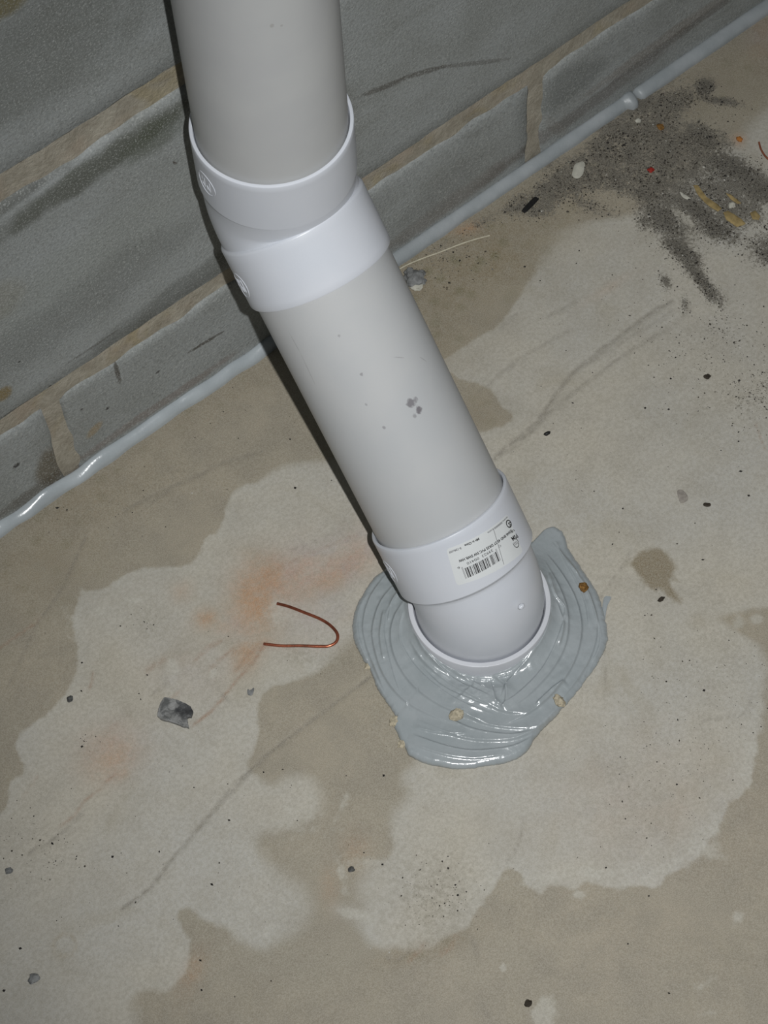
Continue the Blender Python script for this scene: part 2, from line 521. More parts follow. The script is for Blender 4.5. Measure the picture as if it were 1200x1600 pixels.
col = m.mix(m.math('MULTIPLY', m.attr('oil2'), .6), col, rgb(130, 115, 84))
col = m.mix(m.math('MULTIPLY', m.attr('ring'), .4), col, rgb(140, 124, 96))
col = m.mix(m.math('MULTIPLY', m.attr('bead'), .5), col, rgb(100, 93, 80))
gr1 = m.math('MULTIPLY', m.step(m.math('ADD', m.math('ADD', m.math('MULTIPLY', m.noise(420, 5, .85), 1.0), m.math('MULTIPLY', m.math('SUBTRACT', m.noise(60, 4, .7), .5), .55)), m.math('MULTIPLY', m.attr('grit'), .46)), .64, .79), .9)
gr1 = m.math('MULTIPLY', gr1, m.step(m.attr('grit'), .02, .2))
col = m.mix(gr1, col, rgb(70, 66, 60))
gw = m.math('MULTIPLY', m.math('MULTIPLY', m.step(m.voro(520), .16, .10), m.step(m.noise(90, 2), .5, .7)), m.step(m.attr('grit'), .1, .4))
col = m.mix(gw, col, rgb(150, 148, 140))
sp = m.math('MULTIPLY', m.step(m.voro(240), .075, .045), m.step(m.noise(45, 3), .50, .62))
col = m.mix(m.math('MULTIPLY', sp, .7), col, rgb(92, 86, 74))
col = m.mix(m.math('MULTIPLY', m.step(n_fin, .35, .65), .34), col, rgb(128, 122, 106))
col = m.mix(m.math('MULTIPLY', m.step(n_grn, .3, .7), .28), col, rgb(205, 200, 186))
hh = m.math('ADD', m.math('MULTIPLY', n_fin, .6), m.math('MULTIPLY', n_grn, .4))
nb1 = m.bump(hh, 0.00035, .8)
nb2 = m.bump(m.noise(330, 5, .8), 0.0025, m.math and 1.0, nb1)
nn = m.new('ShaderNodeMix')
nn.data_type = 'VECTOR'
m.put(nn.inputs[0], m.attr('grit'))
m.put(nn.inputs[4], nb1)
m.put(nn.inputs[5], nb2)
concrete = m.done(col, nn.outputs[1], m.step(m.attr('dry'), -.001, .001, .5, .68))
floor = tag(link('floor', fme, concrete), 'stained bare concrete floor with light dry patches, rust and dirt', kind='structure')

# ------------------------------------------------------------------ wall of painted concrete blocks
m = NT('mortar', .85, .2)
a = m.noise(55, 4, .6)
col = m.mix(m.step(a, .3, .7), rgb(184, 178, 163), rgb(164, 157, 142))
col = m.mix(m.math('MULTIPLY', m.step(m.noise(24, 3), .5, .72), .5), col, rgb(180, 162, 143))
col = m.mix(m.math('MULTIPLY', m.step(m.noise(30, 3, .5, dist=1), .55, .75), .5), col, rgb(166, 152, 114))
col = m.mix(m.math('MULTIPLY', m.step(m.noise(260, 3, .7), .4, .7), .35), col, rgb(136, 128, 112))
mortar = m.done(col, m.bump(m.noise(260, 5, .8), .0016, 1.0))

m = NT('block_face', .8, .25)
wx = ((1, 0, 0), (0, 0, 1))


def ang_axes(deg):
    c, s = math.cos(math.radians(deg)), math.sin(math.radians(deg))
    return ((c, 0, s), (-s, 0, c))


a = m.noise(14, 4, .6)
b = m.noise(420, 4, .75)
stretch = m.new('ShaderNodeMapping')
m.put(stretch.inputs[0], m.pos)
stretch.inputs['Scale'].default_value = (1, 1, 2.0)
c_ = m.noise(16, 4, .55, vec=stretch.outputs[0], dist=.8)
col = m.mix(m.step(a, .3, .7), rgb(156, 160, 159), rgb(144, 147, 144))
col = m.mix(m.math('MULTIPLY', m.step(c_, .45, .7), .40), col, rgb(164, 168, 168))
col = m.mix(m.math('MULTIPLY', m.step(c_, .45, .25), .35), col, rgb(118, 119, 112))
for (px, py), r, an, st, cc, wp in [
    ((150, 262), (.10, .014), 4, .75, (72, 74, 60), 1.4), ((30, 300), (.05, .012), 4, .6, (66, 66, 56), 1.5), ((240, 215), (.03, .016), 0, .6, (74, 80, 62), 1.3),
    ((120, 420), (.10, .035), 5, .6, (150, 154, 150), 1.0), ((240, 340), (.06, .05), 0, .45, (144, 147, 143), 1.0),
    ((300, 440), (.10, .014), 3, .5, (86, 88, 82), 1.2), ((60, 90), (.10, .05), 0, .4, (86, 88, 78), 1.2), ((10, 8), (.02, .01), 0, .8, (120, 110, 70), 1.0),
    ((80, 735), (.014, .03), 0, .75, (96, 84, 60), 1.2), ((60, 765), (.05, .010), 0, .6, (84, 76, 62), 1.2), ((240, 640), (.10, .006), 0, .45, (118, 98, 86), 1.2),
    ((147, 672), (.009, .006), 30, .8, (156, 140, 112), 1.0), ((120, 480), (.12, .03), 5, .3, (90, 92, 88), 1.3),
    ((700, 320), (.10, .012), 3, .4, (106, 94, 84), 1.2), ((900, 180), (.12, .010), 3, .45, (92, 82, 74), 1.2),
    ((690, 300), (.05, .02), 10, .5, (132, 134, 132), 1.2), ((880, 140), (.05, .025), 0, .4, (96, 100, 98), 1.2),
    ((1040, 60), (.10, .008), 3, .6, (136, 130, 122), 1.0), ((1075, 45), (.10, .006), 3, .5, (84, 74, 66), 1.0), ((870, 200), (.03, .006), -60, .3, (134, 130, 122), .8),
    ((5, 615), (.008, .008), 0, .8, (130, 110, 60), .8), ((4, 470), (.02, .02), 0, .4, (140, 136, 120), .8)]:
    q = on_wall(px, py)
    ax = ang_axes(an)
    k = m.math('MULTIPLY', m.blob(q, ax, r, wp, 45), st)
    col = m.mix(k, col, rgb(*cc))
for pts, lw, lst in [(((350, 518), (295, 552)), .0022, .8), (((180, 565), (188, 600)), .0022, .8), (((270, 252), (276, 256)), .0012, .8), (((560, 152), (640, 120)), .0034, .6), (((625, 124), (700, 102)), .003, .6),
                 (((680, 106), (800, 92)), .0026, .4), (((100, 572), (190, 512)), .0016, .45), (((0, 655), (60, 618)), .0018, .7), (((60, 618), (100, 598)), .0014, .7), (((120, 590), (185, 552)), .0016, .6)]:
    q0, q1 = on_wall(*pts[0]), on_wall(*pts[1])
    d = q1 - q0
    L = float(np.linalg.norm(d))
    an = math.degrees(math.atan2(d[2], d[0]))
    k = m.math('MULTIPLY', m.blob((q0 + q1) / 2, ang_axes(an), (L * .62, lw), 1.6, 250), lst)
    col = m.mix(k, col, rgb(66, 58, 48))
for px, py, r in [(26, 728, .0038), (168, 638, .002), (78, 605, .002), (247, 582, .0022), (128, 640, .0016), (30, 565, .0012)]:
    col = m.mix(m.math('MULTIPLY', m.blob(on_wall(px, py), ang_axes(0), (r, r * .8), .6, 400), .85), col, rgb(45, 40, 38))
col = m.mix(m.math('MULTIPLY', m.step(b, .42, .66), .40), col, rgb(104, 105, 100))
col = m.mix(m.math('MULTIPLY', m.step(m.noise(800, 2, .7), .50, .7), .55), col, rgb(186, 188, 184))
col = m.mix(m.math('MULTIPLY', m.step(m.voro(260), .10, .05), m.step(m.noise(40, 2), .5, .65)), col, rgb(60, 58, 52))
block_mat = m.done(col, m.bump(m.math('ADD', b, m.math('MULTIPLY', m.noise(140, 4, .6), .3)), .0009, .75))


def rough_box(x0, x1, z0, z1, yf, yb, nx, nz, jit, seed, name):
    """solid block: front face grid at yf (towards the room) with a rounded, uneven arris; back at yb"""
    vs, fs = [], []
    r = 0.0022
    for j in range(nz + 1):
        for i in range(nx + 1):
            x = x0 + (x1 - x0) * i / nx
            z = z0 + (z1 - z0) * j / nz
            ex = min(i, nx - i)
            ez = min(j, nz - j)
            jj = noise.noise_vector(Vector((x * 70 + seed, seed * 3.1, z * 70)))
            y = yf + noise.noise(Vector((x * 30, seed, z * 30))) * .0006
            if ex == 0 or ez == 0:
                y = yf + r
                x += jj.x * jit
                z += jj.z * jit
                if ex == 0:
                    x += math.copysign(jit * .3, i - nx / 2)
                x = min(max(x, x0 - .0045), x1 + .0045)
                z = min(max(z, z0 - .006), z1 + .006)
            elif ex == 1 or ez == 1:
                if ex == 1:
                    x = (x0 + .003 if i < nx / 2 else x1 - .003) + jj.x * jit
                if ez == 1:
                    z = (z0 + .003 if j < nz / 2 else z1 - .003) + jj.z * jit
                y += .0003
            vs.append((x, y, z))
    w = nx + 1
    for j in range(nz):
        for i in range(nx):
            fs.append((j * w + i, j * w + i + 1, (j + 1) * w + i + 1, (j + 1) * w + i))
    ring = [i for i in range(nx + 1)] + [j * w + nx for j in range(1, nz + 1)] + [nz * w + i for i in range(nx - 1, -1, -1)] + [j * w for j in range(nz - 1, 0, -1)]
    b0 = len(vs)
    for k in ring:
        vs.append((vs[k][0], yb, vs[k][2]))
    n = len(ring)
    for k in range(n):
        l = (k + 1) % n
        fs.append((ring[l], ring[k], b0 + k, b0 + l))
    fs.append(tuple(b0 + k for k in range(n - 1, -1, -1)))
    me = mesh(name, vs, fs, True, 60)
    recalc(me)
    return me


H1, KH, XA, KL = 0.1006, 0.2067, -0.2032, 0.41
# mortar bed: a solid sheet of wall whose face stands just behind the block faces, with uneven joints
nx_, nz_ = 330, 140
vs, fs = [], []
X0, X1, Z0, Z1 = -1.6, 1.6, -0.02, 1.2
wx_ = np.concatenate([[-1.6, -1.1, -.8], np.arange(-.55, .62, .004), [.8, 1.1, 1.6]])
wz_ = np.concatenate([np.arange(-0.02, .46, .003), [.6, .8, 1.0, 1.2]])
for z in wz_:
    for x in wx_:
        y = 0.0022 + .0012 * noise.noise(Vector((x * 60, 1.5, z * 60))) + .0012 * noise.noise(Vector((x * 14, 7, z * 14)))
        vs.append((x, y, z))
w = len(wx_)
for j in range(len(wz_) - 1):
    for i in range(w - 1):
        fs.append((j * w + i, j * w + i + 1, (j + 1) * w + i + 1, (j + 1) * w + i))
b0 = len(vs)
vs += [(X0, .19, Z0), (X1, .19, Z0), (X1, .19, Z1), (X0, .19, Z1)]
hz = len(wz_)
fs.append(tuple([i for i in range(w - 1, -1, -1)] + [b0, b0 + 1]))
fs.append(tuple([(hz - 1) * w + i for i in range(w)] + [b0 + 2, b0 + 3]))
fs.append(tuple([j * w for j in range(hz)] + [b0 + 3, b0]))
fs.append(tuple([j * w + w - 1 for j in range(hz - 1, -1, -1)] + [b0 + 1, b0 + 2]))
fs.append((b0, b0 + 3, b0 + 2, b0 + 1))
wall = tag(link('wall_back', mesh('wall_back', vs, fs, True, 50), mortar), 'grey concrete block basement wall with tan mortar joints', kind='structure')
seed = 0
for row in range(5):
    z0 = -.012 if row == 0 else H1 + (row - 1) * KH + .0078
    z1 = H1 + row * KH - .0078
    if row == 1:
        z1 -= .003
    if row == 2:
        z0 += .002
    off = XA if row % 2 == 0 else XA + KL / 2
    for k in range(-3, 4):
        x0, x1 = off + k * KL + .0065, off + (k + 1) * KL - .0065
        if x0 < -1.45 or x1 > 1.45:
            continue
        seed += 1
        near = row < 3 and x1 > -.5 and x0 < .55
        me = rough_box(x0, x1, z0, z1, 0.0 if row else .0003, .03, 60 if near else 6, 24 if near else 4, .0014, seed, 'block')
        link('block', me, block_mat, wall)

# ------------------------------------------------------------------ sealant bead along the foot of the wall
m = NT('grey_sealant', .22, .5)
sn = m.noise(40, 3, .5)
col = m.mix(m.step(sn, .3, .7), rgb(157, 163, 165), rgb(149, 156, 158))
col = m.mix(m.math('MULTIPLY', m.step(m.noise(150, 4, .6), .5, .8), .35), col, rgb(132, 139, 141))
m.b.inputs['Coat Weight'].default_value = .35
m.b.inputs['Coat Roughness'].default_value = .07
sealant = m.done(col, m.bump(m.noise(240, 3, .5), .0006, .5))
m = NT('wall_bead_sealant', .27, .5)
m.b.inputs['Coat Weight'].default_value = .35
m.b.inputs['Coat Roughness'].default_value = .07
fresh_bead = m.done(m.mix(m.step(m.noise(40, 3), .3, .7), rgb(172, 179, 182), rgb(161, 168, 171)), m.bump(m.noise(120, 3, .6), .0008, .5))
m = NT('old_sealant', .4, .45)
col = m.mix(m.step(m.noise(40, 3), .3, .7), rgb(158, 163, 165), rgb(143, 149, 151))
bead_mat = m.done(col, m.bump(m.noise(200, 3, .6), .0005, .6))


def bead(x0, x1, fx, name, label, matl, step=.0022, tail=True):
    vs, fs = [], []
    n = int((x1 - x0) / step)
    S = 13
    for i in range(n + 1):
        x = x0 + (x1 - x0) * i / n
        w, h, oy = fx(x)
        e = min(1, math.sqrt(max(0, min(i, n - i) / 1.5)))
        w *= .25 + .75 * e
        h *= .25 + .75 * e
        for k in range(S):
            a_ = math.pi * k / (S - 1)
            # quarter fillet leaning into the corner: from the floor (-y) up to the wall (+z)
            yy = oy - w * (math.cos(a_) * .5 + .5) + .0012
            zz = .0003 + h * math.sin(a_) ** .8 + (1 - math.cos(a_)) * .5 * h * .9
            vs.append((x, min(yy, .0012), zz))
        vs.append((x, .0018, -.0015))
        vs.append((x, oy - w + .001, -.0015))
    M = S + 2
    for i in range(n):
        for k in range(M):
            l = (k + 1) % M
            fs.append((i * M + k, i * M + l, (i + 1) * M + l, (i + 1) * M + k))
    fs.append(tuple(range(M - 1, -1, -1)))
    fs.append(tuple(n * M + k for k in range(M)))
    me = mesh(name, vs, fs, True, 60)
    recalc(me)
    return tag(link(name, me, matl), label, 'sealant')


nz1 = lambda x, f, s: noise.noise(Vector((x * f, s, 0)))
bead(-.50, -.018, lambda x: (.0082 + .0028 * nz1(x, 48, 1) + .0016 * nz1(x, 18, 2), .0044 + .0022 * nz1(x, 42, 5), .0005 + .0012 * nz1(x, 30, 9)),
     'sealant_bead', 'glossy pale grey sealant bead along wall foot, left of pipe', fresh_bead)
knot = on_wall(982, 150)[0]
bead(-.0175, knot + .004, lambda x: (.0088 + .0010 * nz1(x, 40, 3) + (.0035 if abs(x - knot) < .006 else 0), .0040 + .0006 * nz1(x, 40, 5) + (.0012 if abs(x - knot) < .006 else 0), 0),
     'sealant_bead', 'dull grey sealant bead along wall foot, just right of pipe, ending in a small knob', bead_mat)
bead(knot + .0042, 1.2, lambda x: (.0098 + .0008 * nz1(x, 30, 4), .0040 + .0004 * nz1(x, 40, 5), 0),
     'sealant_bead', 'smooth grey sealant bead along wall foot running to top right corner', bead_mat)

# ------------------------------------------------------------------ the drain pipe
AX = Vector((-0.053149, -0.066843, 0.254848))      # upper bend point
BX = Vector((-0.059285, -0.254567, 0.036998))      # lower bend point
N = (BX - AX).normalized()
ZV = Vector((0, 0, 1))
RP, RH = 0.04298, 0.0460
ZT, ZSOCK = 0.319955, 0.018
LU, LL = 0.025776, 0.053281
B1, B2 = 0.063597, 0.021603


def pvc(name, c1, c2, rough, spec=.45, marks=()):
    m = NT(name, rough, spec)
    m.b.inputs['Subsurface Weight'].default_value = 0.0
    col = m.mix(m.step(m.noise(20, 3), .3, .7), c1, c2)
    for c, ax, r, wp, ws, st, cc in marks:
        col = m.mix(m.math('MULTIPLY', m.blob(c, ax, r, wp, ws), st), col, cc)
    return m.done(col, m.bump(m.noise(700, 2), .00006, .6))


def on_cyl(px, py, P0, n, r):
    """first hit of the pixel's sight line with a cylinder of the pipe"""
    d = Vector(ray(px, py)).normalized()
    o = Vector(CAM) - P0
    d2 = d - n * d.dot(n)
    o2 = o - n * o.dot(n)
    a_, b_, c_ = d2.dot(d2), 2 * d2.dot(o2), o2.dot(o2) - r * r
    disc = b_ * b_ - 4 * a_ * c_
    t = (-b_ - math.sqrt(max(disc, 0))) / (2 * a_)
    return Vector(CAM) + d * t


uN, vN, _ = frame(N)
smud = []
axs3 = (tuple(uN), tuple(vN), tuple(N))
for px, py, r, st in [(642, 630, .0032, .8), (655, 640, .0026, .9), (649, 625, .002, .6), (648, 650, .0015, .5), (600, 668, .0012, .5), (565, 585, .0012, .5), (530, 525, .0012, .4), (572, 632, .001, .4)]:
    q = on_cyl(px, py, AX, N, RP)
    smud.append((tuple(q), axs3, (r, r * .8, r * 1.1), 2.2, 500, st, rgb(112, 108, 112)))
for (pa_, pb_) in [((452, 520), (470, 553)), ((470, 553), (492, 600)), ((615, 558), (632, 559)), ((655, 557), (668, 566))]:
    q0, q1 = on_cyl(*pa_, AX, N, RP), on_cyl(*pb_, AX, N, RP)
    d = (q1 - q0)
    t = d.normalized()
    s2 = t.cross((q0 - AX - N * (q0 - AX).dot(N)).normalized())
    s3 = t.cross(s2)
    smud.append((tuple((q0 + q1) / 2), (tuple(t), tuple(s2), tuple(s3)), (d.length * .6, .0004, .003), 1.0, 300, .45, rgb(140, 138, 138)))
pipe_mat = pvc('pipe_pvc', rgb(186, 187, 187), rgb(181, 183, 184), .42, .35, smud)
pipe_mat2 = pvc('pipe_pvc_upper', rgb(186, 187, 186), rgb(181, 182, 182), .42, .35,
                [(tuple(on_cyl(425, 40, AX, ZV, RP)), ((1, 0, 0), (0, 1, 0), (0, 0, 1)), (.0014, .0014, .0018), 1, 300, .5, rgb(150, 147, 142)),
                 (tuple(on_cyl(440, 40, AX, ZV, RP)), ((1, 0, 0), (0, 1, 0), (0, 0, 1)), (.001, .001, .001), 1, 300, .5, rgb(150, 147, 142))])
fit_mat = pvc('fitting_pvc', rgb(206, 209, 215), rgb(201, 205, 212), .34, .45)
fit_mat2 = pvc('floor_socket_pvc', rgb(204, 206, 211), rgb(192, 194, 198), .36, .45)

drain = tag(empty('drain_pipe', (BX.x, BX.y, 0)), 'white plastic drain pipe with two elbows, rising from grey sealant beside the block wall', 'pipe')


def tube(name, p0, p1, ro, ri, matl, label=None):
    p0, p1 = Vector(p0), Vector(p1)
    n = (p1 - p0).normalized()
    st = [(p0, n, ri), (p0, n, ro - .0005), (p0 + n * .0005, n, ro)]
    L = (p1 - p0).length
    for k in range(1, 12):
        st.append((p0 + n * (L * k / 12), n, ro))
    st += [(p1 - n * .0005, n, ro), (p1, n, ro - .0005), (p1, n, ri)]
    vs, fs = lathe(st, 160, True)
    me = mesh(name, vs, fs, True, 40)
    recalc(me)
    o = link(name, me, matl)
    put(o, drain)
    if label:
        o['label'] = label
    return o


tube('upper_pipe', (AX.x, AX.y, AX.z + LU - .006), (AX.x, AX.y, 1.15), RP, RP - .0035, pipe_mat2, 'upright grey-white pipe length')
tube('lower_pipe', AX + N * .024, BX - N * (B2 + .012), RP, RP - .0035, pipe_mat, 'slanting grey-white pipe length with a scuff')


def elbow_profile(P0, d_in, d_out, s_in, s_out, R, rb, hub_in=None, hub_out=None, nb_=14):
    """stations along an elbow body bent at P0 from direction d_in to d_out"""
    ang = d_in.angle(d_out)
    t = R * math.tan(ang / 2)
    st = []
    e0 = P0 - d_in * t
    axis = d_in.cross(d_out).normalized()
    cdir = (axis.cross(d_in)).normalized()
    cen = e0 + cdir * R
    arc = []
    for k in range(nb_ + 1):
        rot = Matrix.Rotation(ang * k / nb_, 3, axis)
        arc.append((cen + rot @ (-cdir * R), rot @ d_in, rb))
    return arc, t


# upper elbow: hub - short bent body - hub
DN = -ZV
arc, t = elbow_profile(AX, DN, N, 0, 0, .0335, .0443)
hubL = .0005
top = Vector((AX.x, AX.y, ZT))
st = [(Vector((AX.x, AX.y, AX.z + LU + .004)), DN, RP - .0002), (top + DN * .0012, DN, RP + .0003), (top, DN, RP + .0009), (top, DN, RH - .0009), (top + DN * .0003, DN, RH - .0003), (top + DN * .001, DN, RH)]
zb_ = Vector((AX.x, AX.y, AX.z + LU))
for k in range(1, 8):
    st.append((top + (zb_ - top) * k / 8, DN, RH))
st += [(zb_ - DN * .0006, DN, RH), (zb_ - DN * .0001, DN, RH - .0004), (zb_, DN, .0447)]
st += [(zb_ + DN * .002, DN, .0443)]
st += arc
e = AX + N * .0135
st += [(e, N, .0443), (e + N * .0004, N, .0451), (e + N * .0012, N, RH - .0002), (e + N * .002, N, RH)]
f_ = AX + N * LL
for k in range(1, 8):
    st.append((e + N * .002 + (f_ - e - N * .002) * k / 8, N, RH))
st += [(f_ - N * .0008, N, RH), (f_ - N * .0002, N, RH - .0003), (f_, N, RH - .0009), (f_, N, RP + .0002), (f_ - N * .012, N, RP + .0001)]
vs, fs = lathe(st, 160)
me = mesh('upper_elbow', vs, fs, True, 35)
recalc(me)
upper_elbow = put(link('upper_elbow', me, fit_mat), drain)
upper_elbow['label'] = 'bright white bend with two collars'

# lower elbow: hub then bent body dropping into the floor socket
arc, t = elbow_profile(BX, N, DN, 0, 0, .046, .0416)
h0 = BX - N * B1
h1 = BX - N * B2
st = [(h0 + N * .012, N, RP + .0001), (h0 + N * .0012, N, RP + .0003), (h0, N, RP + .0010), (h0, N, RH - .0009), (h0 + N * .0003, N, RH - .0003), (h0 + N * .001, N, RH)]
for k in range(1, 10):
    st.append((h0 + (h1 - h0) * k / 10, N, RH))
st += [(h1 - N * .0008, N, RH), (h1 - N * .0001, N, RH - .0005), (h1 + N * .0004, N, RH - .0010), (h1 + N * .0011, N, RH - .0022), (h1 + N * .0019, N, RH - .0034), (h1 + N * .0028, N, .0420), (h1 + N * .0040, N, .0417)]
st += arc
st += [(Vector((BX.x, BX.y, ZSOCK)), DN, .0414), (Vector((BX.x, BX.y, .002)), DN, .0414)]
vs, fs = lathe(st, 160)
me = mesh('lower_elbow', vs, fs, True, 35)
recalc(me)
lower_elbow = put(link('lower_elbow', me, fit_mat), drain)
lower_elbow['label'] = 'white bend with a barcode sticker'

# floor socket: the white ring standing out of the sealant
sc = Vector((BX.x, BX.y, 0))
st = [(sc + ZV * .001, ZV, .0460), (sc + ZV * (ZSOCK - .0007), ZV, .0460), (sc + ZV * (ZSOCK - .0002), ZV, .0457), (sc + ZV * ZSOCK, ZV, .0452),
      (sc + ZV * (ZSOCK - .0002), ZV, .0428), (sc + ZV * (ZSOCK - .0025), ZV, .0417), (sc + ZV * .001, ZV, .0417)]
vs, fs = lathe(st, 160, True)
me = mesh('floor_socket', vs, fs, True, 35)
recalc(me)
put(link('floor_socket', me, fit_mat2), drain)


# moulded round marks on the collars
def cyl_point(P0, n, a_, s_, r):
    """a_ = arc length round the collar from the pole ref, s_ = along the axis"""
    u, v, nn_ = frame(n)
    th = a_ / RH
    return P0 + n * s_ + (u * math.cos(th) + v * math.sin(th)) * r


def cyl_coords(q, P0, n):
    u, v, nn_ = frame(n)
    d = q - P0
    s_ = d.dot(n)
    w_ = d - n * s_
    return math.atan2(w_.dot(v), w_.dot(u)) * RH, s_


def relief(pts_list, P0, n, width, height, parent, name, matl, mirror=None):
    """raised strokes that follow the collar; pts in (arc, axial) metres"""
    vs, fs = [], []
    for pts in pts_list:
        pts = [Vector((p[0], p[1])) for p in pts]
        closed = (pts[0] - pts[-1]).length < 1e-6
        base = len(vs)
        cnt = len(pts)
        for i, p in enumerate(pts):
            if closed:
                t_ = pts[(i + 1) % (cnt - 1)] - pts[(i - 1) % (cnt - 1)]
            else:
                t_ = pts[min(i + 1, cnt - 1)] - pts[max(i - 1, 0)]
            t_.normalize()
            nrm = Vector((-t_.y, t_.x))
            for off, hh_ in ((-1, -.0003), (-.7, .7), (0, 1), (.7, .7), (1, -.0003)):
                q = p + nrm * (off * width / 2)
                hz_ = hh_ * height if hh_ > 0 else -.0003
                vs.append(cyl_point(P0, n, q.x, q.y, RH + hz_))
        for i in range(cnt - 1):
            for k in range(4):
                fs.append((base + i * 5 + k, base + i * 5 + k + 1, base + (i + 1) * 5 + k + 1, base + (i + 1) * 5 + k))
    me = mesh(name, vs, fs, True, 60)
    recalc(me)
    o = link(name, me, matl)
    o.parent = parent
    return o


def emblem(px, py, P0, n, parent, r=.0080):
    q = on_cyl(px, py, P0, n, RH)
    a0, s0 = cyl_coords(q, P0, n)
    for side in (0, 1):
        a1_ = a0 if side == 0 else (math.pi * RH - a0)
        circ = [(a1_ + r * math.cos(k * math.pi / 20), s0 + r * math.sin(k * math.pi / 20)) for k in range(41)]
        circ[-1] = circ[0]
        strokes = [circ]
        for (x0_, y0_, x1_, y1_) in [(-.45, -.5, -.45, .5), (-.45, .5, -.1, .1), (-.1, .1, -.1, .5), (.15, -.5, .15, .45), (.15, .45, .5, .2), (.5, .2, .15, 0), (.45, -.5, .5, -.1), (-.3, -.55, 0, -.2)]:
            strokes.append([(a1_ + r * x0_, s0 + r * y0_), (a1_ + r * (x0_ + x1_) / 2, s0 + r * (y0_ + y1_) / 2), (a1_ + r * x1_, s0 + r * y1_)])
        relief(strokes, P0, n, .0008, .00032, parent, 'moulded_mark', fit_mat)


emblem(322, 287, AX, -ZV, upper_elbow)
emblem(377, 446, AX, N, upper_elbow)
emblem(609, 893, BX, N, lower_elbow)

# little moulding nub on the lower bend
q = on_cyl(815, 947, BX, N, .0428)
bm = bmesh.new()
bmesh.ops.create_icosphere(bm, subdivisions=3, radius=1)
for v in bm.verts:
    v.co = Vector((v.co.x * .0024, v.co.y * .0016, v.co.z * .0016)) * (1 + .25 * noise.noise(v.co * 1.7)) + Vector(q) + Vector((0, 0, -.0004))
me = bpy.data.meshes.new('moulding_nub')
bm.to_mesh(me)
bm.free()
me.polygons.foreach_set('use_smooth', [True] * len(me.polygons))
nub = link('moulding_nub', me, fit_mat)
nub.parent = lower_elbow

# ------------------------------------------------------------------ sticker with its print
sticker_mat = plain('sticker_paper', rgb(214, 217, 217), .38, .4, .02, 60, .00002)
ink = plain('black_ink', rgb(44, 43, 44), .5, .3, .08, 200, .00001)
ink_soft = plain('faded_ink', rgb(128, 128, 130), .5, .3, .08, 200, .00001)


def cc(px, py):
    return np.array(cyl_coords(on_cyl(px, py, BX, N, RH), BX, N))


UL, UR, LR, LLc = cc(697, 858), cc(792, 803), cc(817, 862), cc(714, 915)


def sticker_patch(nx=48, ny=20, rad=RH + .00015):
    vs, fs = [], []
    corner = .06
    for j in range(ny + 1):
        for i in range(nx + 1):
            s_, t_ = i / nx, j / ny
            p = (UL * (1 - s_) + UR * s_) * (1 - t_) + (LLc * (1 - s_) + LR * s_) * t_
            # rounded corners
            cx, cy = min(s_, 1 - s_), min(t_, 1 - t_)
            rx, ry = .04, .09
            if cx < rx and cy < ry:
                dx, dy = (rx - cx) / rx, (ry - cy) / ry
                l_ = max(dx, dy) / max(math.hypot(dx, dy), 1e-6)
                nx_c, ny_c = rx - dx * l_ * rx, ry - dy * l_ * ry
                s2 = nx_c if s_ < .5 else 1 - nx_c
                t2 = ny_c if t_ < .5 else 1 - ny_c
                p = (UL * (1 - s2) + UR * s2) * (1 - t2) + (LLc * (1 - s2) + LR * s2) * t2
            vs.append(cyl_point(BX, N, p[0], p[1], rad))
    w_ = nx + 1
    for j in range(ny):
        for i in range(nx):
            fs.append((j * w_ + i, j * w_ + i + 1, (j + 1) * w_ + i + 1, (j + 1) * w_ + i))
    me = mesh('sticker', vs, fs, True)
    recalc(me)
    return me


stk = link('sticker', sticker_patch(), sticker_mat)
stk.parent = lower_elbow
stk['label'] = 'white rectangular barcode sticker'
pv, pf, pm = [], [], []


def add_quad(pts, mat_i=0, rad=RH + .0003):
    """pts: four (arc, axial) corners"""
    b_ = len(pv)
    for p in pts:
        pv.append(cyl_point(BX, N, p[0], p[1], rad))
    pf.append((b_, b_ + 1, b_ + 2, b_ + 3))
    pm.append(mat_i)


def bar(p0, p1, q0, q1, f0, f1, mat_i=0):
    """strip of the quad p0-p1 (top edge), q0-q1 (bottom edge) between fractions f0..f1"""
    add_quad([p0 + (p1 - p0) * f0, p0 + (p1 - p0) * f1, q0 + (q1 - q0) * f1, q0 + (q1 - q0) * f0], mat_i)


dg = None


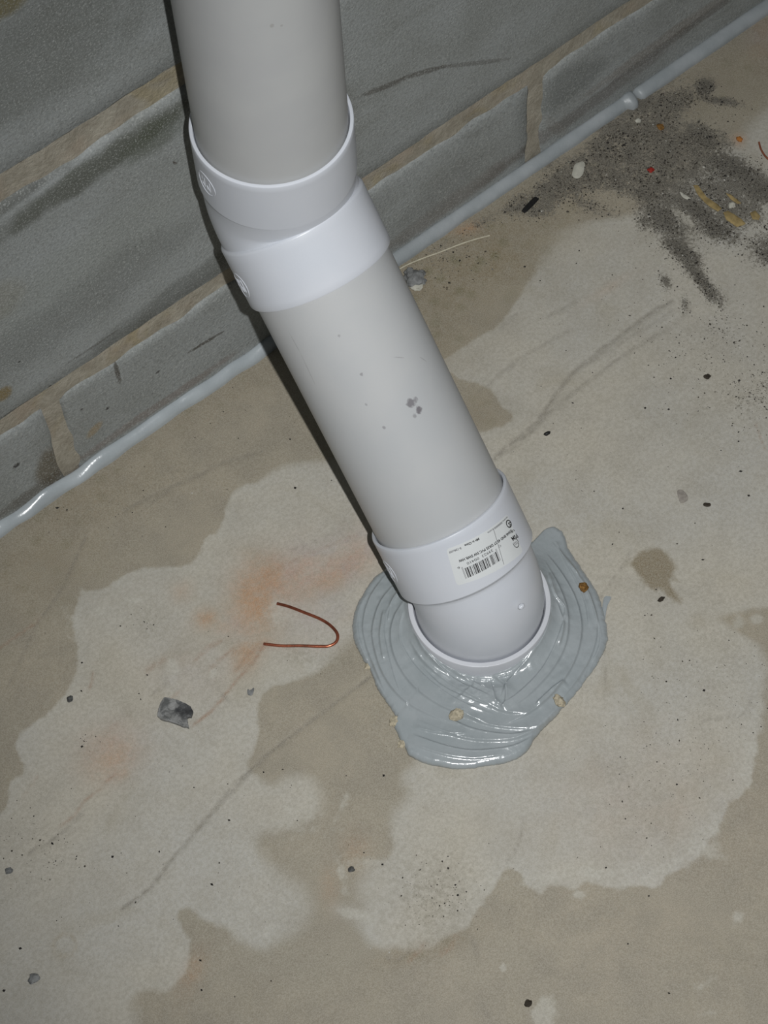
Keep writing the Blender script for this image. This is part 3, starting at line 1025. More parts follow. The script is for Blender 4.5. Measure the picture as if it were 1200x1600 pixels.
def text_on(txt, start, end, hpx, mat_i=0, bold=False, vs_=1.0):
    """baseline from photo point start to end (label left to right); letters stand with their heads down in view"""
    a_, b_ = cc(*start), cc(*end)
    mid = ((start[0] + end[0]) / 2, (start[1] + end[1]) / 2)
    d_ = b_ - a_
    L_ = np.linalg.norm(d_)
    d_ = d_ / L_
    dirpx = np.array(end, float) - np.array(start, float)
    dirpx /= np.linalg.norm(dirpx)
    uppx = np.array([dirpx[1], -dirpx[0]])          # up of the upside-down text, as seen
    if uppx[1] < 0:
        uppx = -uppx
    up_ = cc(mid[0] + uppx[0] * hpx, mid[1] + uppx[1] * hpx) - cc(*mid)
    cu = bpy.data.curves.new('t', 'FONT')
    cu.body = txt
    cu.size = 1
    cu.resolution_u = 2
    if bold:
        cu.offset = .032
    ob = bpy.data.objects.new('t', cu)
    C.objects.link(ob)
    bpy.context.view_layer.update()
    dep = bpy.context.evaluated_depsgraph_get()
    tm = bpy.data.meshes.new_from_object(ob.evaluated_get(dep))
    co = np.array([v.co[:] for v in tm.vertices])
    if len(co):
        x0_, x1_ = co[:, 0].min(), co[:, 0].max()
        b__ = len(pv)
        for x_, y_, _z in co:
            p = a_ + d_ * ((x_ - x0_) / (x1_ - x0_) * L_) + up_ * (y_ / .70)
            pv.append(cyl_point(BX, N, p[0], p[1], RH + .0003))
        for f in tm.polygons:
            pf.append(tuple(b__ + k for k in f.vertices))
            pm.append(mat_i)
    bpy.data.objects.remove(ob)
    bpy.data.curves.remove(cu)
    bpy.data.meshes.remove(tm)


# barcode: top edge (in view) and bottom edge
bt0, bt1 = cc(720.5, 886), cc(775, 857)
bs0, bs1 = cc(721.9, 889.2), cc(776.4, 860.4)
bb0, bb1 = cc(727.5, 904), cc(782, 875)
rnd = random.Random(8)
pat = '1010001101011100101100010011010111011000110101010111001011001101000010110110010001001110101'
n_ = len(pat)
k = 0
while k < n_:
    if pat[k] == '1':
        j = k
        while j < n_ and pat[j] == '1':
            j += 1
        edge = k < 4 or k > n_ - 5
        bar(bt0 if edge else bs0, bt1 if edge else bs1, bb0, bb1, k / n_, (j - .1) / n_, 1 if edge else 0)
        k = j
    else:
        k += 1
text_on('39923  00410', (768.5, 857.6), (728.5, 878.8), 4.2)
text_on('0', (781.5, 850.5), (777.5, 852.5), 4.0, 1)
text_on('6', (717.5, 884.5), (714.0, 886.5), 3.6)
text_on('D304S BND 45 ST DR35 PVC SW SWR HW', (798, 827.0), (715.5, 875.0), 4.0, 0, True)
text_on('Mfg in China', (747.5, 840), (725, 851), 3.6, 0, True)
text_on('8-12Mo509', (720, 854.5), (701, 861.5), 3.4, 1, True)
text_on('www.lllllllllllll.com', (792, 806.5), (761, 831.5), 2.8, 1, True)
text_on('US', (802, 827), (797, 830.5), 3.2, 0, True)
text_on('PSM', (806, 834), (797.5, 840), 6.5, 0, True)


def ring_on(cpx, rx, ry, w, a0_=0, a1_=360, mat_i=0, rot=0):
    pts = []
    for k_ in range(19):
        t_ = math.radians(a0_ + (a1_ - a0_) * k_ / 18)
        for rr in (1, 1 - w):
            x_, y_ = rx * rr * math.cos(t_), ry * rr * math.sin(t_)
            c_r, s_r = math.cos(math.radians(rot)), math.sin(math.radians(rot))
            pts.append(cc(cpx[0] + x_ * c_r - y_ * s_r, cpx[1] + x_ * s_r + y_ * c_r))
    for k_ in range(18):
        add_quad([pts[2 * k_], pts[2 * k_ + 1], pts[2 * k_ + 3], pts[2 * k_ + 2]], mat_i)


ring_on((794.5, 818.5), 4.2, 6.6, .28, rot=-18)
text_on('S', (796.5, 815.5), (792.8, 817.5), 6.0, 0, True)
ring_on((805.5, 848.5), 4.6, 7.6, .16, -60, 190, rot=-18)
text_on('lll', (806.5, 845), (802, 847.5), 5.5, 1)
for q in ((802.5, 857), (805, 858), (807, 856)):
    pass
p0, p1 = cc(770.5, 826), cc(787, 882)
d_ = (p1 - p0) / np.linalg.norm(p1 - p0)
pp = np.array([-d_[1], d_[0]]) * .00018
add_quad([p0 - pp, p0 + pp, p1 + pp, p1 - pp], 1, RH + .00027)
me = mesh('print', pv, pf, False)
me.polygons.foreach_set('material_index', pm)
pr = link('print', me, [ink, ink_soft])
pr.parent = lower_elbow
pr['label'] = 'black barcode and lettering of the sticker'

# ------------------------------------------------------------------ sealant smeared round the foot of the pipe
outline = [(600, 892), (583, 905), (570, 926), (556, 950), (551, 968), (550, 985), (555, 1005), (562, 1022), (579, 1046), (587, 1072), (598, 1090),
           (609, 1106), (620, 1122), (615, 1136), (622, 1150), (628, 1162), (640, 1182), (655, 1190), (675, 1196), (708, 1202), (735, 1201), (752, 1198),
           (775, 1196), (795, 1191), (815, 1182), (826, 1172), (833, 1158), (845, 1143), (860, 1128), (875, 1112), (890, 1095), (905, 1078), (918, 1060), (932, 1040),
           (943, 1020), (950, 998), (948, 978), (943, 958), (938, 938), (930, 921), (918, 903), (907, 887), (896, 870), (887, 857), (884, 842),
           (878, 831), (866, 824), (855, 826), (846, 836), (838, 846), (824, 852), (806, 850), (780, 838), (740, 832), (700, 836), (660, 848), (630, 868)]
ol = np.array(fl2(outline))
oc = np.array([BX.x, BX.y])
rel = ol - oc
oth = np.arctan2(rel[:, 1], rel[:, 0])
orr = np.hypot(rel[:, 0], rel[:, 1])
o_ = np.argsort(oth)
oth, orr = oth[o_], orr[o_]
NT_, NR_ = 720, 180
th = np.linspace(-math.pi, math.pi, NT_, endpoint=False)
R_out = np.interp(th, np.concatenate([oth - 2 * math.pi, oth, oth + 2 * math.pi]), np.tile(orr, 3))
R_out += np.array([.0006 * noise.noise(Vector((math.cos(t_) * 16, math.sin(t_) * 16, 5))) + .0004 * noise.noise(Vector((math.cos(t_) * 50, math.sin(t_) * 50, 5))) for t_ in th])
RI = .0461
fr = np.linspace(0, 1, NR_)
TT, FF = np.meshgrid(th, fr, indexing='ij')
RR = RI + (R_out[:, None] - RI) * FF
SX = oc[0] + RR * np.cos(TT)
SY = oc[1] + RR * np.sin(TT)
Q = np.stack([SX.ravel(), SY.ravel()], 1)
dist_edge = (R_out[:, None] - RR).ravel()
dist_in = (RR - RI).ravel()
h = .0030 + .0032 * (1 - FF.ravel()) + .0075 * np.exp(-dist_in / .0075)
front = np.clip(np.cos(np.arctan2(SY.ravel() - oc[1], SX.ravel() - oc[0]) + math.radians(130)), 0, 1) ** 5
h -= front * (.0105 * np.exp(-(dist_in / .0085) ** 2))
strokes = [  # trowel strokes: points, edge height mm, soft side width mm, side (+1 left of travel)
    ([(606, 900), (580, 935), (568, 975), (572, 1010), (585, 1045), (602, 1085)], 1.0, 6, 1),
    ([(625, 912), (596, 945), (583, 985), (586, 1020), (600, 1060), (628, 1095), (668, 1120), (720, 1140)], 1.3, 6, 1),
    ([(640, 922), (612, 950), (600, 985), (604, 1020), (614, 1060), (625, 1090)], 1.0, 4, -1),
    ([(636, 945), (618, 970), (611, 1000), (618, 1035), (640, 1070), (675, 1100), (720, 1122), (760, 1132)], 1.2, 5, 1),
    ([(632, 965), (625, 990), (630, 1020), (655, 1055), (690, 1085), (730, 1108), (775, 1122)], 1.0, 4, -1),
    ([(640, 1010), (660, 1040), (700, 1072), (745, 1098), (790, 1118), (830, 1120)], 1.3, 5, 1),
    ([(655, 1018), (685, 1048), (720, 1072), (760, 1092), (785, 1110)], 1.3, 3, -1),
    ([(668, 1030), (700, 1052), (735, 1068), (775, 1090)], .9, 3, 1),
    ([(640, 1150), (690, 1168), (740, 1176), (800, 1170), (840, 1150)], 1.2, 6, -1),
    ([(650, 1130), (700, 1150), (750, 1160), (805, 1158), (850, 1135), (880, 1105)], 1.1, 5, 1),
    ([(700, 1128), (745, 1145), (800, 1152), (845, 1142)], 1.2, 4, -1),
    ([(708, 1110), (740, 1128), (780, 1140), (840, 1140), (870, 1110)], 1.2, 3, 1),
    ([(745, 1062), (735, 1080), (712, 1100)], .7, 2.5, 1),
    ([(852, 870), (878, 905), (900, 945), (908, 990), (896, 1040), (866, 1085), (825, 1120), (780, 1140)], 1.4, 6, -1),
    ([(850, 885), (872, 925), (886, 965), (884, 1010), (864, 1050), (830, 1088), (795, 1115)], 1.2, 5, -1),
    ([(860, 850), (890, 885), (918, 930), (932, 975), (926, 1020), (902, 1065), (868, 1105)], 1.1, 6, -1),
    ([(856, 905), (866, 940), (882, 960), (878, 980)], 1.5, 4, 1),
    ([(862, 960), (850, 1005), (825, 1040), (795, 1068), (782, 1100)], 1.4, 5, 1),
    ([(855, 985), (830, 1020), (800, 1045), (770, 1062)], 1.3, 3, -1),
    ([(885, 965), (870, 1010), (845, 1055), (810, 1090), (785, 1108)], 1.2, 4, 1),
    ([(883, 1068), (862, 1082), (835, 1108)], 1.6, 3, 1), ([(770, 1060), (788, 1075), (790, 1100), (782, 1112)], 1.6, 3, 1),
    ([(765, 1065), (770, 1085), (776, 1108)], 1.0, 3, -1), ([(868, 850), (882, 880), (905, 905)], .9, 3, 1),
    ([(575, 930), (560, 965), (562, 1005), (585, 1060), (612, 1110)], .7, 4, -1), ([(648, 1000), (662, 1028), (690, 1052), (712, 1062)], 1.2, 2.5, 1),
    ([(690, 1045), (740, 1072), (775, 1100), (790, 1118)], .9, 2.5, 1), ([(655, 1045), (690, 1078), (735, 1100), (770, 1112)], .9, 2.5, -1), ([(640, 1165), (690, 1182), (740, 1188), (790, 1182)], .8, 3, 1),
    ([(645, 1140), (690, 1150), (730, 1150)], .9, 3, 1), ([(880, 880), (900, 915), (915, 950), (920, 985)], 1.0, 3, 1), ([(868, 950), (880, 985), (872, 1020)], 1.1, 3, -1), ([(840, 1020), (815, 1048), (795, 1062)], 1.0, 2.5, -1),
    ([(600, 960), (594, 1000), (600, 1040)], .9, 3, 1), ([(625, 930), (612, 950), (606, 980)], .9, 3, 1), ([(905, 900), (925, 950), (938, 1000), (925, 1040)], .9, 3, 1), ([(720, 1060), (760, 1066), (800, 1058)], 1.2, 3, 1)]
for pts, hh_, wd, side in strokes:
    q = [np.array(p) for p in smooth_line(fl2(pts), 4)]
    best = np.full(len(Q), 9.0)
    sgn = np.zeros(len(Q))
    along = np.zeros(len(Q))
    ns = len(q) - 1
    for i in range(ns):
        ab = q[i + 1] - q[i]
        t_ = np.clip(((Q - q[i]) @ ab) / (ab @ ab), 0, 1)
        dv = Q - q[i] - t_[:, None] * ab
        d_ = np.hypot(dv[:, 0], dv[:, 1])
        s_ = np.sign(ab[0] * dv[:, 1] - ab[1] * dv[:, 0])
        mk = d_ < best
        best[mk] = d_[mk]
        sgn[mk] = s_[mk]
        along[mk] = (i + t_[mk]) / ns
    x_ = best * sgn * side
    fade = np.clip(np.sin(np.clip(along, 0, 1) * math.pi) * 2.2, 0, 1)
    step_ = 1 / (1 + np.exp(-x_ / .00045)) * np.exp(-np.clip(x_, 0, 1) / (wd / 1000))
    lip = .35 * np.exp(-(x_ / .0007) ** 2)
    h += hh_ / 1000 * 1.25 * (step_ + lip) * fade * np.exp(-(np.clip(best - .02, 0, 1) / .01))
# fine drag lines that follow the swirl, and lumps
nzv = np.zeros(len(Q))
for i, (x, y) in enumerate(Q):
    dx, dy = x - oc[0], y - oc[1]
    r_ = math.hypot(dx, dy)
    t_ = math.atan2(dy, dx)
    sw = r_ * 330 + 2.5 * noise.noise(Vector((x * 40, y * 40, 0))) + t_ * 3.5
    pz = min(1, max(0, .5 + 1.6 * noise.noise(Vector((x * 26, y * 26, 33)))))
    nzv[i] = .00034 * pz * noise.noise(Vector((sw, math.cos(t_) * 1.6, math.sin(t_) * 1.6))) + .0007 * noise.noise(Vector((x * 55, y * 55, 4))) \
        + .00038 * pz * noise.noise(Vector((x * 230, y * 230, 9))) + .0010 * noise.noise(Vector((x * 28, y * 28, 14)))
h += nzv
edge = np.clip(dist_edge / .0035, 0, 1)
h = h * np.sqrt(np.clip(1 - (1 - edge) ** 2, 0, 1))
h = np.maximum(h, 0) + .0001
h[np.arange(NT_) * NR_ + NR_ - 1] = -.002
vs = np.column_stack([Q, h])
fs = []
for i in range(NT_):
    j = (i + 1) % NT_
    for k in range(NR_ - 1):
        fs.append((i * NR_ + k, i * NR_ + k + 1, j * NR_ + k + 1, j * NR_ + k))
# inner skirt and closed underside
b0 = len(vs)
under = []
for i in range(NT_):
    under.append((vs[i * NR_][0], vs[i * NR_][1], -.002))
vs = np.vstack([vs, under])
for i in range(NT_):
    j = (i + 1) % NT_
    fs.append((i * NR_, j * NR_, b0 + j, b0 + i))
    fs.append((b0 + i, b0 + j, j * NR_ + NR_ - 1, i * NR_ + NR_ - 1))
pme = mesh('sealant_collar', vs, fs, True)
tag(link('sealant_collar', pme, sealant), 'glossy grey sealant smeared in a wide swirl around the foot of the white pipe', 'sealant')


def patch_height(x, y):
    t_ = math.atan2(y - oc[1], x - oc[0])
    r_ = math.hypot(x - oc[0], y - oc[1])
    i = int(round((t_ + math.pi) / (2 * math.pi) * NT_)) % NT_
    f = (r_ - RI) / (R_out[i] - RI)
    if f > 1:
        return 0.0
    return float(h[i * NR_ + int(min(max(f, 0), 1) * (NR_ - 1))])


# ------------------------------------------------------------------ small things lying about
rgj = np.random.default_rng(5)


def slab(name, pix, thick, matl, label, cat, lift=.0001, warp=.0004, grid=.0012, seed=1, group=None, curl=None, z0=0.0, angular=False):
    """thin uneven flake with its own outline: filled grid clipped to the outline, real thickness"""
    pts = fl2(pix) if angular else smooth_poly(fl2(pix), 3)
    if angular:
        pts = [tuple(np.array(pts[i]) * (1 - t_) + np.array(pts[(i + 1) % len(pts)]) * t_ + rgj.normal(0, .00012, 2)) for i in range(len(pts)) for t_ in (0, .33, .66)]
    bm = bmesh.new()
    c = np.mean(np.array(pts), 0)
    rings = 5
    layers = []
    for side in (1, 0):
        rr = []
        for k in range(rings + 1):
            f = 1 - k / rings
            row = []
            for p in pts:
                x = c[0] + (p[0] - c[0]) * f
                y = c[1] + (p[1] - c[1]) * f
                e = 1 - f
                zz = warp * noise.noise(Vector((x * 160, y * 160, seed))) + warp * .5 * noise.noise(Vector((x * 420, y * 420, seed)))
                if curl:
                    zz += curl * (f ** 3)
                hgt = thick * (.45 + .55 * min(1, e * 3)) if side else 0
                row.append(bm.verts.new((x, y, max(lift * .3, lift + zz * (1 if side else .3)) + hgt + z0)))
                if k == rings:
                    break
            rr.append(row)
        layers.append(rr)
    n = len(pts)
    for rr, flip in ((layers[0], False), (layers[1], True)):
        for k in range(rings):
            for i in range(n):
                j = (i + 1) % n
                if k == rings - 1:
                    f = (rr[k][i], rr[k][j], rr[k + 1][0])
                else:
                    f = (rr[k][i], rr[k][j], rr[k + 1][j], rr[k + 1][i])
                bm.faces.new(f[::-1] if flip else f)
    for i in range(n):
        j = (i + 1) % n
        bm.faces.new((layers[0][0][j], layers[0][0][i], layers[1][0][i], layers[1][0][j]))
    bmesh.ops.recalc_face_normals(bm, faces=bm.faces)
    me = bpy.data.meshes.new(name)
    bm.to_mesh(me)
    bm.free()
    me.polygons.foreach_set('use_smooth', [True] * len(me.polygons))
    me.set_sharp_from_angle(angle=math.radians(50))
    return tag(link(name, me, matl), label, cat, group)


def wire(name, pts3, r, matl, label, cat, flat=1.0):
    pts = [Vector(p) for p in smooth_line(pts3, 8)]
    vs, fs = [], []
    S = 10
    for i, p in enumerate(pts):
        t_ = (pts[min(i + 1, len(pts) - 1)] - pts[max(i - 1, 0)]).normalized()
        sd_ = t_.cross(ZV).normalized()
        up = sd_.cross(t_)
        for k in range(S):
            a_ = 2 * math.pi * k / S
            vs.append(p + sd_ * (r * math.cos(a_)) + up * (r * flat * math.sin(a_)))
    for i in range(len(pts) - 1):
        for k in range(S):
            l = (k + 1) % S
            fs.append((i * S + k, i * S + l, (i + 1) * S + l, (i + 1) * S + k))
    fs.append(tuple(range(S - 1, -1, -1)))
    fs.append(tuple((len(pts) - 1) * S + k for k in range(S)))
    me = mesh(name, vs, fs, True, 60)
    recalc(me)
    return tag(link(name, me, matl), label, cat)


def lump(name, px, py, r, matl, label, cat, sx=1, sy=1, sz=.6, seed=0, z=None, group=None, ang=0, sub=3):
    q = on_floor(px, py, 0 if z is None else z)
    bm = bmesh.new()
    bmesh.ops.create_icosphere(bm, subdivisions=sub, radius=1)
    ca, sa = math.cos(math.radians(ang)), math.sin(math.radians(ang))
    for v in bm.verts:
        k = 1 + .45 * noise.noise(v.co * 1.3 + Vector((seed, 0, 0))) + .18 * noise.noise(v.co * 3.5 + Vector((seed, 5, 0)))
        c = v.co * k
        x, y = c.x * sx * r, c.y * sy * r
        v.co = Vector((x * ca - y * sa, x * sa + y * ca, c.z * sz * r))
    zmin = min(v.co.z for v in bm.verts)
    base = (0 if z is None else z)
    for v in bm.verts:
        v.co += Vector((q[0], q[1], base - zmin - r * sz * .12))
    me = bpy.data.meshes.new(name)
    bm.to_mesh(me)
    bm.free()
    me.polygons.foreach_set('use_smooth', [True] * len(me.polygons))
    me.set_sharp_from_angle(angle=math.radians(35))
    return tag(link(name, me, matl), label, cat, group)


copper = NT('copper_wire', .3, .5)
copper.b.inputs['Metallic'].default_value = .75
cf = copper.step(copper.noise(120, 3), .35, .65)
copper_mat = copper.done(copper.mix(cf, rgb(178, 104, 78), rgb(132, 78, 58)), copper.bump(copper.noise(900, 2), .00005))
wpts = [(433, 943), (452, 948), (478, 958), (500, 967), (516, 977), (527, 990), (526, 1002), (515, 1009), (500, 1010), (470, 1009), (440, 1009), (412, 1006)]
w3 = []
for i, (a_, b_) in enumerate(wpts):
    lift_ = .0011 + .002 * math.sin(math.pi * i / (len(wpts) - 1))
    w3.append(tuple(on_floor(a_, b_, lift_)))
wire('copper_wire', w3, .0010, copper_mat, 'thin bent copper wire in a V shape on the floor, left of the sealant', 'wire')

scrap_n = NT('dark_scrap', .55, .4)
q = on_floor(292, 1113)
k = scrap_n.blob((q[0], q[1], .001), ((1, 0, 0), (0, 1, 0)), (.008, .009), 1.6, 180)
s_ = scrap_n.step(scrap_n.noise(130, 4, .6, dist=1.2), .42, .62)
sc_col = scrap_n.mix(s_, rgb(132, 132, 130), rgb(92, 93, 92))
sc_col = scrap_n.mix(scrap_n.math('MULTIPLY', k, .85), sc_col, rgb(38, 39, 42))
scrap_mat = scrap_n.done(sc_col, scrap_n.bump(scrap_n.noise(220, 3, .6), .0012, .9))
slab('grey_scrap', [(258, 1092), (268, 1094), (279, 1097), (290, 1102), (299, 1107), (303, 1114), (300, 1123), (294, 1124), (294, 1132), (296, 1140), (289, 1139),
                    (278, 1134), (266, 1130), (253, 1127), (247, 1121), (249, 1111), (252, 1101)], .0022, scrap_mat,
     'crumpled dark grey flat scrap on the pale floor at left', 'scrap', lift=.0006, warp=.0016, seed=4, angular=True, curl=.0014)
dkgrey = plain('dark_grey_bit', rgb(78, 78, 76), .6, .3, .3, 300)
greyb = plain('grey_bit', rgb(118, 119, 118), .7, .3, .3, 300, .0005)
black = plain('black_plastic', rgb(26, 26, 26), .45, .4, .1)
white = plain('white_plaster', rgb(178, 176, 164), .7, .3, .1, 200, .0003)
pale = plain('pale_crumb', rgb(172, 163, 142), .9, .2, .25, 500, .0008)
brownc = plain('brown_crumb', rgb(122, 90, 48), .8, .2, .4, 500, .0008)
redm = plain('red_bit', rgb(150, 44, 34), .5, .4, .15)
woodm = plain('yellow_wood', rgb(146, 128, 88), .75, .2, .25, 160, .0005)
threadm = plain('pale_thread', rgb(186, 180, 160), .8, .2, .1)
darkc = plain('dark_crumb', rgb(58, 52, 44), .8, .2, .3)

slab('grey_chip', [(387, 1077), (391, 1079), (397, 1075), (396, 1082), (393, 1087), (387, 1085)], .0008, greyb, 'tiny blue-grey chip between the copper wire and the floor crack', 'chip', warp=.0003, seed=2)
slab('plastic_strip', [(816, 328), (834, 309), (840, 310), (841, 313), (822, 332), (818, 332)], .0012, black, 'short straight black plastic strip on the floor near the wall', 'strip', warp=.0001, seed=3)
slab('plaster_blob', [(898, 258), (903, 255), (911, 253), (914, 258), (913, 264), (911, 272), (906, 278), (899, 279), (894, 275), (895, 267)], .0012, white, 'cream white plaster splat on the dirty floor near the wall', 'splat', warp=.0002, seed=4)
lump('red_crumb', 1017, 267, .0020, redm, 'small bright red crumb on the dark dirt patch', 'crumb', 1.2, 1, .6, 3)
slab('wood_chip', [(1130, 333), (1137, 330), (1148, 336), (1158, 343), (1165, 350), (1160, 353), (1151, 355), (1143, 350), (1134, 343)], .0012, woodm,
     'yellow wood chip at the lower end of the chip group in the dirt', 'wood chip', warp=.0004, seed=6, angular=True)
slab('wood_chip', [(1083, 290), (1090, 290), (1095, 297), (1104, 308), (1118, 318), (1128, 326), (1122, 331), (1110, 324), (1098, 314), (1089, 303)], .0010, woodm,
     'long narrow yellow wood chip, leftmost of those in the dark dirt', 'wood chip', warp=.0004, seed=7, angular=True)
slab('wood_chip', [(1134, 302), (1142, 305), (1152, 312), (1158, 318), (1152, 319), (1142, 312)], .0009, woodm, 'small yellow wood chip above the white crumb in the dirt', 'wood chip', warp=.0003, seed=8, angular=True)
slab('wood_chip', [(1172, 333), (1180, 330), (1188, 338), (1186, 344), (1176, 343)], .0010, woodm, 'squarish yellow wood chip nearest the right picture edge', 'wood chip', warp=.0003, seed=9, angular=True)
lump('white_crumb', 1143, 322, .0024, white, 'white crumb lying between the yellow wood chips', 'crumb', 1.1, 1, .5, 5)
slab('pale_flake', [(1062, 300), (1068, 303), (1079, 310), (1074, 312), (1066, 308)], .0007, white, 'small pale flake just left of the yellow wood chips', 'flake', warp=.0002, seed=10)
wire('thread', [tuple(on_floor(a_, b_, .0012)) for a_, b_ in [(623, 421), (640, 412), (665, 402), (690, 393), (715, 383), (742, 374), (765, 368)]], .00055, threadm,
     'thin pale thread lying on the brown floor right of the pipe', 'thread')
for i, (px, py, r) in enumerate([(650, 437, .0055), (640, 430, .004), (656, 428, .0035), (645, 446, .004), (660, 440, .003)]):
    pass
gl = tag(empty('mortar_lump', tuple(on_floor(648, 437))), 'crumbly grey mortar lump on the floor against the right of the pipe', 'lump')
for i, (px, py, r, sz) in enumerate([(648, 438, .0068, .55), (640, 428, .0035, .7), (658, 430, .0030, .7), (651, 449, .0042, .5), (659, 442, .0030, .6)]):
    o = lump('lump_piece', px, py, r, greyb if i != 3 else white, None, None, 1, 1, sz, 11 + i)
    put(o, gl)
slab('brown_flake', [(1100, 786), (1106, 786), (1110, 787), (1110, 791), (1104, 792), (1099, 790)], .0007, darkc, 'tiny dark brown flake on the bare floor at right', 'flake', warp=.0002, seed=12)
slab('grey_flake', [(1058, 768), (1063, 765), (1070, 769), (1075, 777), (1073, 783), (1064, 786), (1060, 778)], .0005, plain('dull_flake', rgb(142, 136, 128), .8, .2, .2), 'faint thin grey flake left of the tiny brown flake', 'flake', warp=.0002, seed=13)
lump('dark_crumb', 1033, 937, .0018, darkc, 'dark crumb just below the brown oil stain', 'crumb', 1.3, .8, .5, 15)
lump('grey_pebble', 54, 1530, .0032, greyb, 'small grey pebble near the bottom left corner', 'pebble', 1.1, .9, .5, 16)
lump('grey_pebble', 14, 1361, .0024, greyb, 'tiny grey pebble at the left edge above the bottom corner', 'pebble', 1, .8, .5, 17)
lump('dark_crumb', 855, 678, .0016, black, 'black crumb beside the long scratch right of the pipe', 'crumb', 1.5, .8, .6, 18, ang=-20)
lump('dark_crumb', 110, 1093, .0020, dkgrey, 'dark grey crumb on the pale patch left of the scrap', 'crumb', 1, 1, .5, 19)
lump('dark_crumb', 825, 1569, .0020, darkc, 'dark crumb beside the white blotch at the bottom', 'crumb', 1.2, 1, .5, 20)
lump('dark_crumb', 1105, 590, .0020, darkc, 'dark crumb below the tip of the dirt streak at right', 'crumb', 1.2, 1, .5, 21)
lump('dark_crumb', 549, 1359, .0018, dkgrey, 'small dark crumb between floor patches at bottom centre', 'crumb', 1.2, 1, .5, 22)
wire('curled_sliver', [tuple(on_floor(a_, b_, .001)) for a_, b_ in [(1186, 222), (1189, 233), (1195, 243), (1202, 250)]], .0007, plain('reddish_sliver', rgb(132, 78, 56), .7, .2, .2),
     'thin curled reddish sliver at the right edge', 'sliver')
lump('tan_crumb', 1032, 200, .0024, brownc, 'tan crumb in the upper part of the dark dirt', 'crumb', 1, 1.2, .5, 24)
lump('orange_crumb', 1155, 219, .0022, plain('orange_crumb', rgb(160, 104, 52), .8, .2, .2), 'orange crumb right of the dark dirt strip', 'crumb', .9, 1.2, .5, 25)
lump('white_crumb', 997, 190, .0020, white, 'white crumb on the dirt below the wall bead', 'crumb', 1, 1, .6, 26)
lump('dark_sliver', 1058, 90, .0022, darkc, 'dark sliver on the floor near the upper right bead', 'sliver', 1.8, .6, .4, 27, ang=-60)
lump('dark_sliver', 1078, 93, .0020, darkc, 'second dark sliver right of the one near the bead', 'sliver', 1.4, .7, .4, 28, ang=-70)

# crumbs stuck in the sealant
for px, py, r, matl, lab, sd_, sx, sy in [
    (713, 1120, .0040, pale, 'pale gritty crumb stuck in the sealant below the pipe', 31, 1.1, 1),
    (911, 920, .0033, brownc, 'brown crumb stuck in the sealant right of the pipe', 32, 1, 1),
    (873, 1097, .0034, pale, 'pale elongated crumb stuck in the sealant at lower right', 33, .8, 1.4)]:
    q = on_floor(px, py, .004)
    lump('stuck_crumb', px, py, r, matl, lab, 'crumb', sx, sy, .7, sd_, z=max(.0012, patch_height(q[0], q[1]) - .0009))
for px, py, r, lab, sd_ in [(618, 1128, .0050, 'cream crumb at the lower left rim of the sealant, upper one', 41), (630, 1163, .0042, 'cream crumb at the lower left rim of the sealant, lower one', 42),
                            (577, 1041, .0036, 'cream crumb at the left rim of the sealant beside the floor crack', 43)]:
    lump('rim_crumb', px, py, r * .7, pale, lab, 'crumb', 1.2, .9, .5, sd_)
slab('sealant_drip', [(944, 934), (950, 932), (955, 934), (951, 942), (948, 952), (946, 966), (944, 984), (942, 966), (941, 950)], .0010, sealant,
     'small tapered grey sealant smear just right of the collar', 'sealant', warp=.0002, seed=14)

# ------------------------------------------------------------------ loose grit: uncountable grains
rg = np.random.default_rng(11)
gf = F['grit'].reshape(NY, NX)


def field_at(A, x, y):
    i = int(np.clip(np.searchsorted(xs, x), 0, NX - 1))
    j = int(np.clip(np.searchsorted(ys, y), 0, NY - 1))
    return A[j, i]


OCT = [(1, 0, 0), (0, 1, 0), (-1, 0, 0), (0, -1, 0), (0, 0, 1), (0, 0, -1)]
OF = [(0, 1, 4), (1, 2, 4), (2, 3, 4), (3, 0, 4), (1, 0, 5), (2, 1, 5), (3, 2, 5), (0, 3, 5)]


def grains(name, spots, mats, label, cat):
    vs, fs, mi = [], [], []
    for x, y, r, k in spots:
        b_ = len(vs)
        a_ = rg.uniform(0, 6.28)
        ca, sa = math.cos(a_), math.sin(a_)
        e1, e2, e3 = r * rg.uniform(.7, 1.4), r * rg.uniform(.6, 1.1), r * rg.uniform(.4, .8)
        for ox, oy, oz in OCT:
            jx, jy = ox * e1 * rg.uniform(.75, 1.2), oy * e2 * rg.uniform(.75, 1.2)
            vs.append((x + jx * ca - jy * sa + rg.uniform(-.2, .2) * r, y + jx * sa + jy * ca, e3 * .7 + oz * e3))
        for f in OF:
            fs.append(tuple(b_ + q_ for q_ in f))
            mi.append(k)
    me = mesh(name, vs, fs, False)
    me.polygons.foreach_set('material_index', mi)
    return tag(link(name, me, mats), label, cat, kind='stuff')


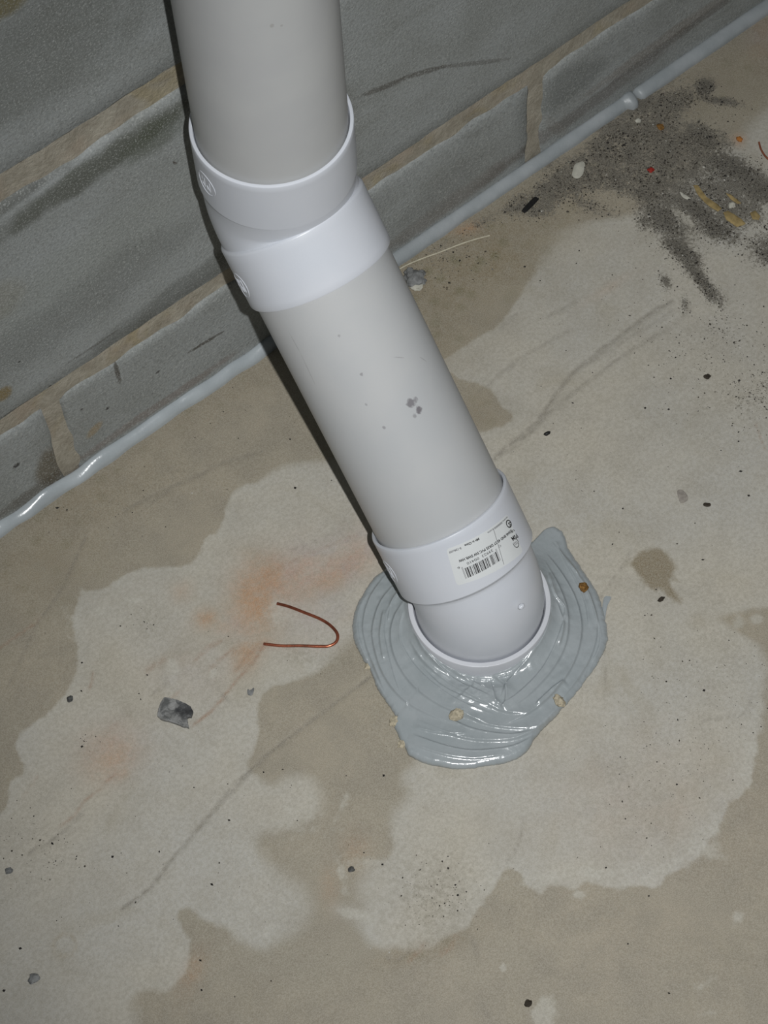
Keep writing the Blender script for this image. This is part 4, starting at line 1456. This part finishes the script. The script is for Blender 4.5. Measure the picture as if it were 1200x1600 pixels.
grit_dark = plain('grit_dark', rgb(66, 62, 55), .85, .2, .3, 400)
grit_black = plain('grit_black', rgb(36, 34, 32), .8, .25, .2, 400)
grit_grey = plain('grit_grey', rgb(126, 122, 112), .85, .2, .25, 400)
grit_white = plain('grit_white', rgb(190, 188, 180), .8, .2, .1, 400)
spots = []
x_lo, x_hi = .0, .47
tries = 0
while len(spots) < 9000 and tries < 200000:
    tries += 1
    x, y = rg.uniform(.0, .47), rg.uniform(-.30, -.012)
    g_ = field_at(gf, x, y)
    g_ *= 1 + 1.3 * noise.noise(Vector((x * 55, y * 55, 2))) + .9 * noise.noise(Vector((x * 160, y * 160, 5)))
    if g_ > 0 and rg.random() < g_ ** 1.3:
        k = rg.choice(4, p=[.56, .26, .155, .025])
        spots.append((x, y, min(.0010, .00022 + rg.exponential(.00017)), int(k)))
for px, py, sx, sy, n in [(1110, 1060, 70, 50, 110), (1040, 1200, 50, 60, 120), (60, 1320, 50, 40, 60), (110, 1350, 30, 20, 20), (1130, 560, 60, 50, 150), (1185, 610, 25, 15, 50),
                          (1170, 660, 30, 40, 20), (140, 1158, 8, 6, 18), (600, 1000, 500, 400, 120), (675, 1400, 40, 30, 110), (300, 650, 100, 50, 30),
                          (180, 780, 80, 30, 40), (950, 700, 130, 120, 50), (980, 430, 60, 60, 70), (660, 430, 20, 30, 30), (300, 1300, 180, 150, 50), (230, 975, 20, 10, 18)]:
    for _ in range(n):
        a_, b_ = rg.normal(px, sx), rg.normal(py, sy)
        q = on_floor(a_, b_)
        if q[1] > -.012 or math.hypot(q[0] - oc[0], q[1] - oc[1]) < .10 or abs(q[0]) > .6:
            continue
        spots.append((q[0], q[1], float(min(.0009, .00022 + rg.exponential(.00015))), int(rg.choice(4, p=[.5, .36, .09, .05]))))
for px, py, r in [(109, 1093, .0015), (127, 1080, .0012), (128, 1036, .0013), (128, 1167, .0013), (82, 1318, .0013), (90, 794, .0014), (230, 1055, .0008), (217, 1084, .0009), (220, 1093, .0009),
                  (331, 1382, .0012), (249, 1331, .0010), (176, 1339, .001), (358, 1282, .0011), (600, 1212, .0013), (412, 1207, .0010), (1008, 638, .0012), (1048, 592, .001), (973, 795, .0011),
                  (1098, 875, .0012), (1045, 640, .001), (1022, 590, .001), (461, 763, .0011), (895, 630, .001), (1170, 775, .0014), (1157, 737, .0014), (1154, 690, .0011), (700, 1357, .001), (947, 1356, .001),
                  (1045, 1552, .001), (981, 1475, .001), (1014, 1400, .0009), (315, 1547, .0011), (313, 1501, .001), (6, 1548, .0012), (32, 1482, .0013), (105, 797, .001), (855, 905, .0)]:
    q = on_floor(px, py)
    if r:
        spots.append((q[0], q[1], r * .85, 1))
grains('floor_grit', spots, [grit_dark, grit_black, grit_grey, grit_white], 'dark gritty dirt, thick at upper right by the wall, thin specks elsewhere on the floor', 'dirt')
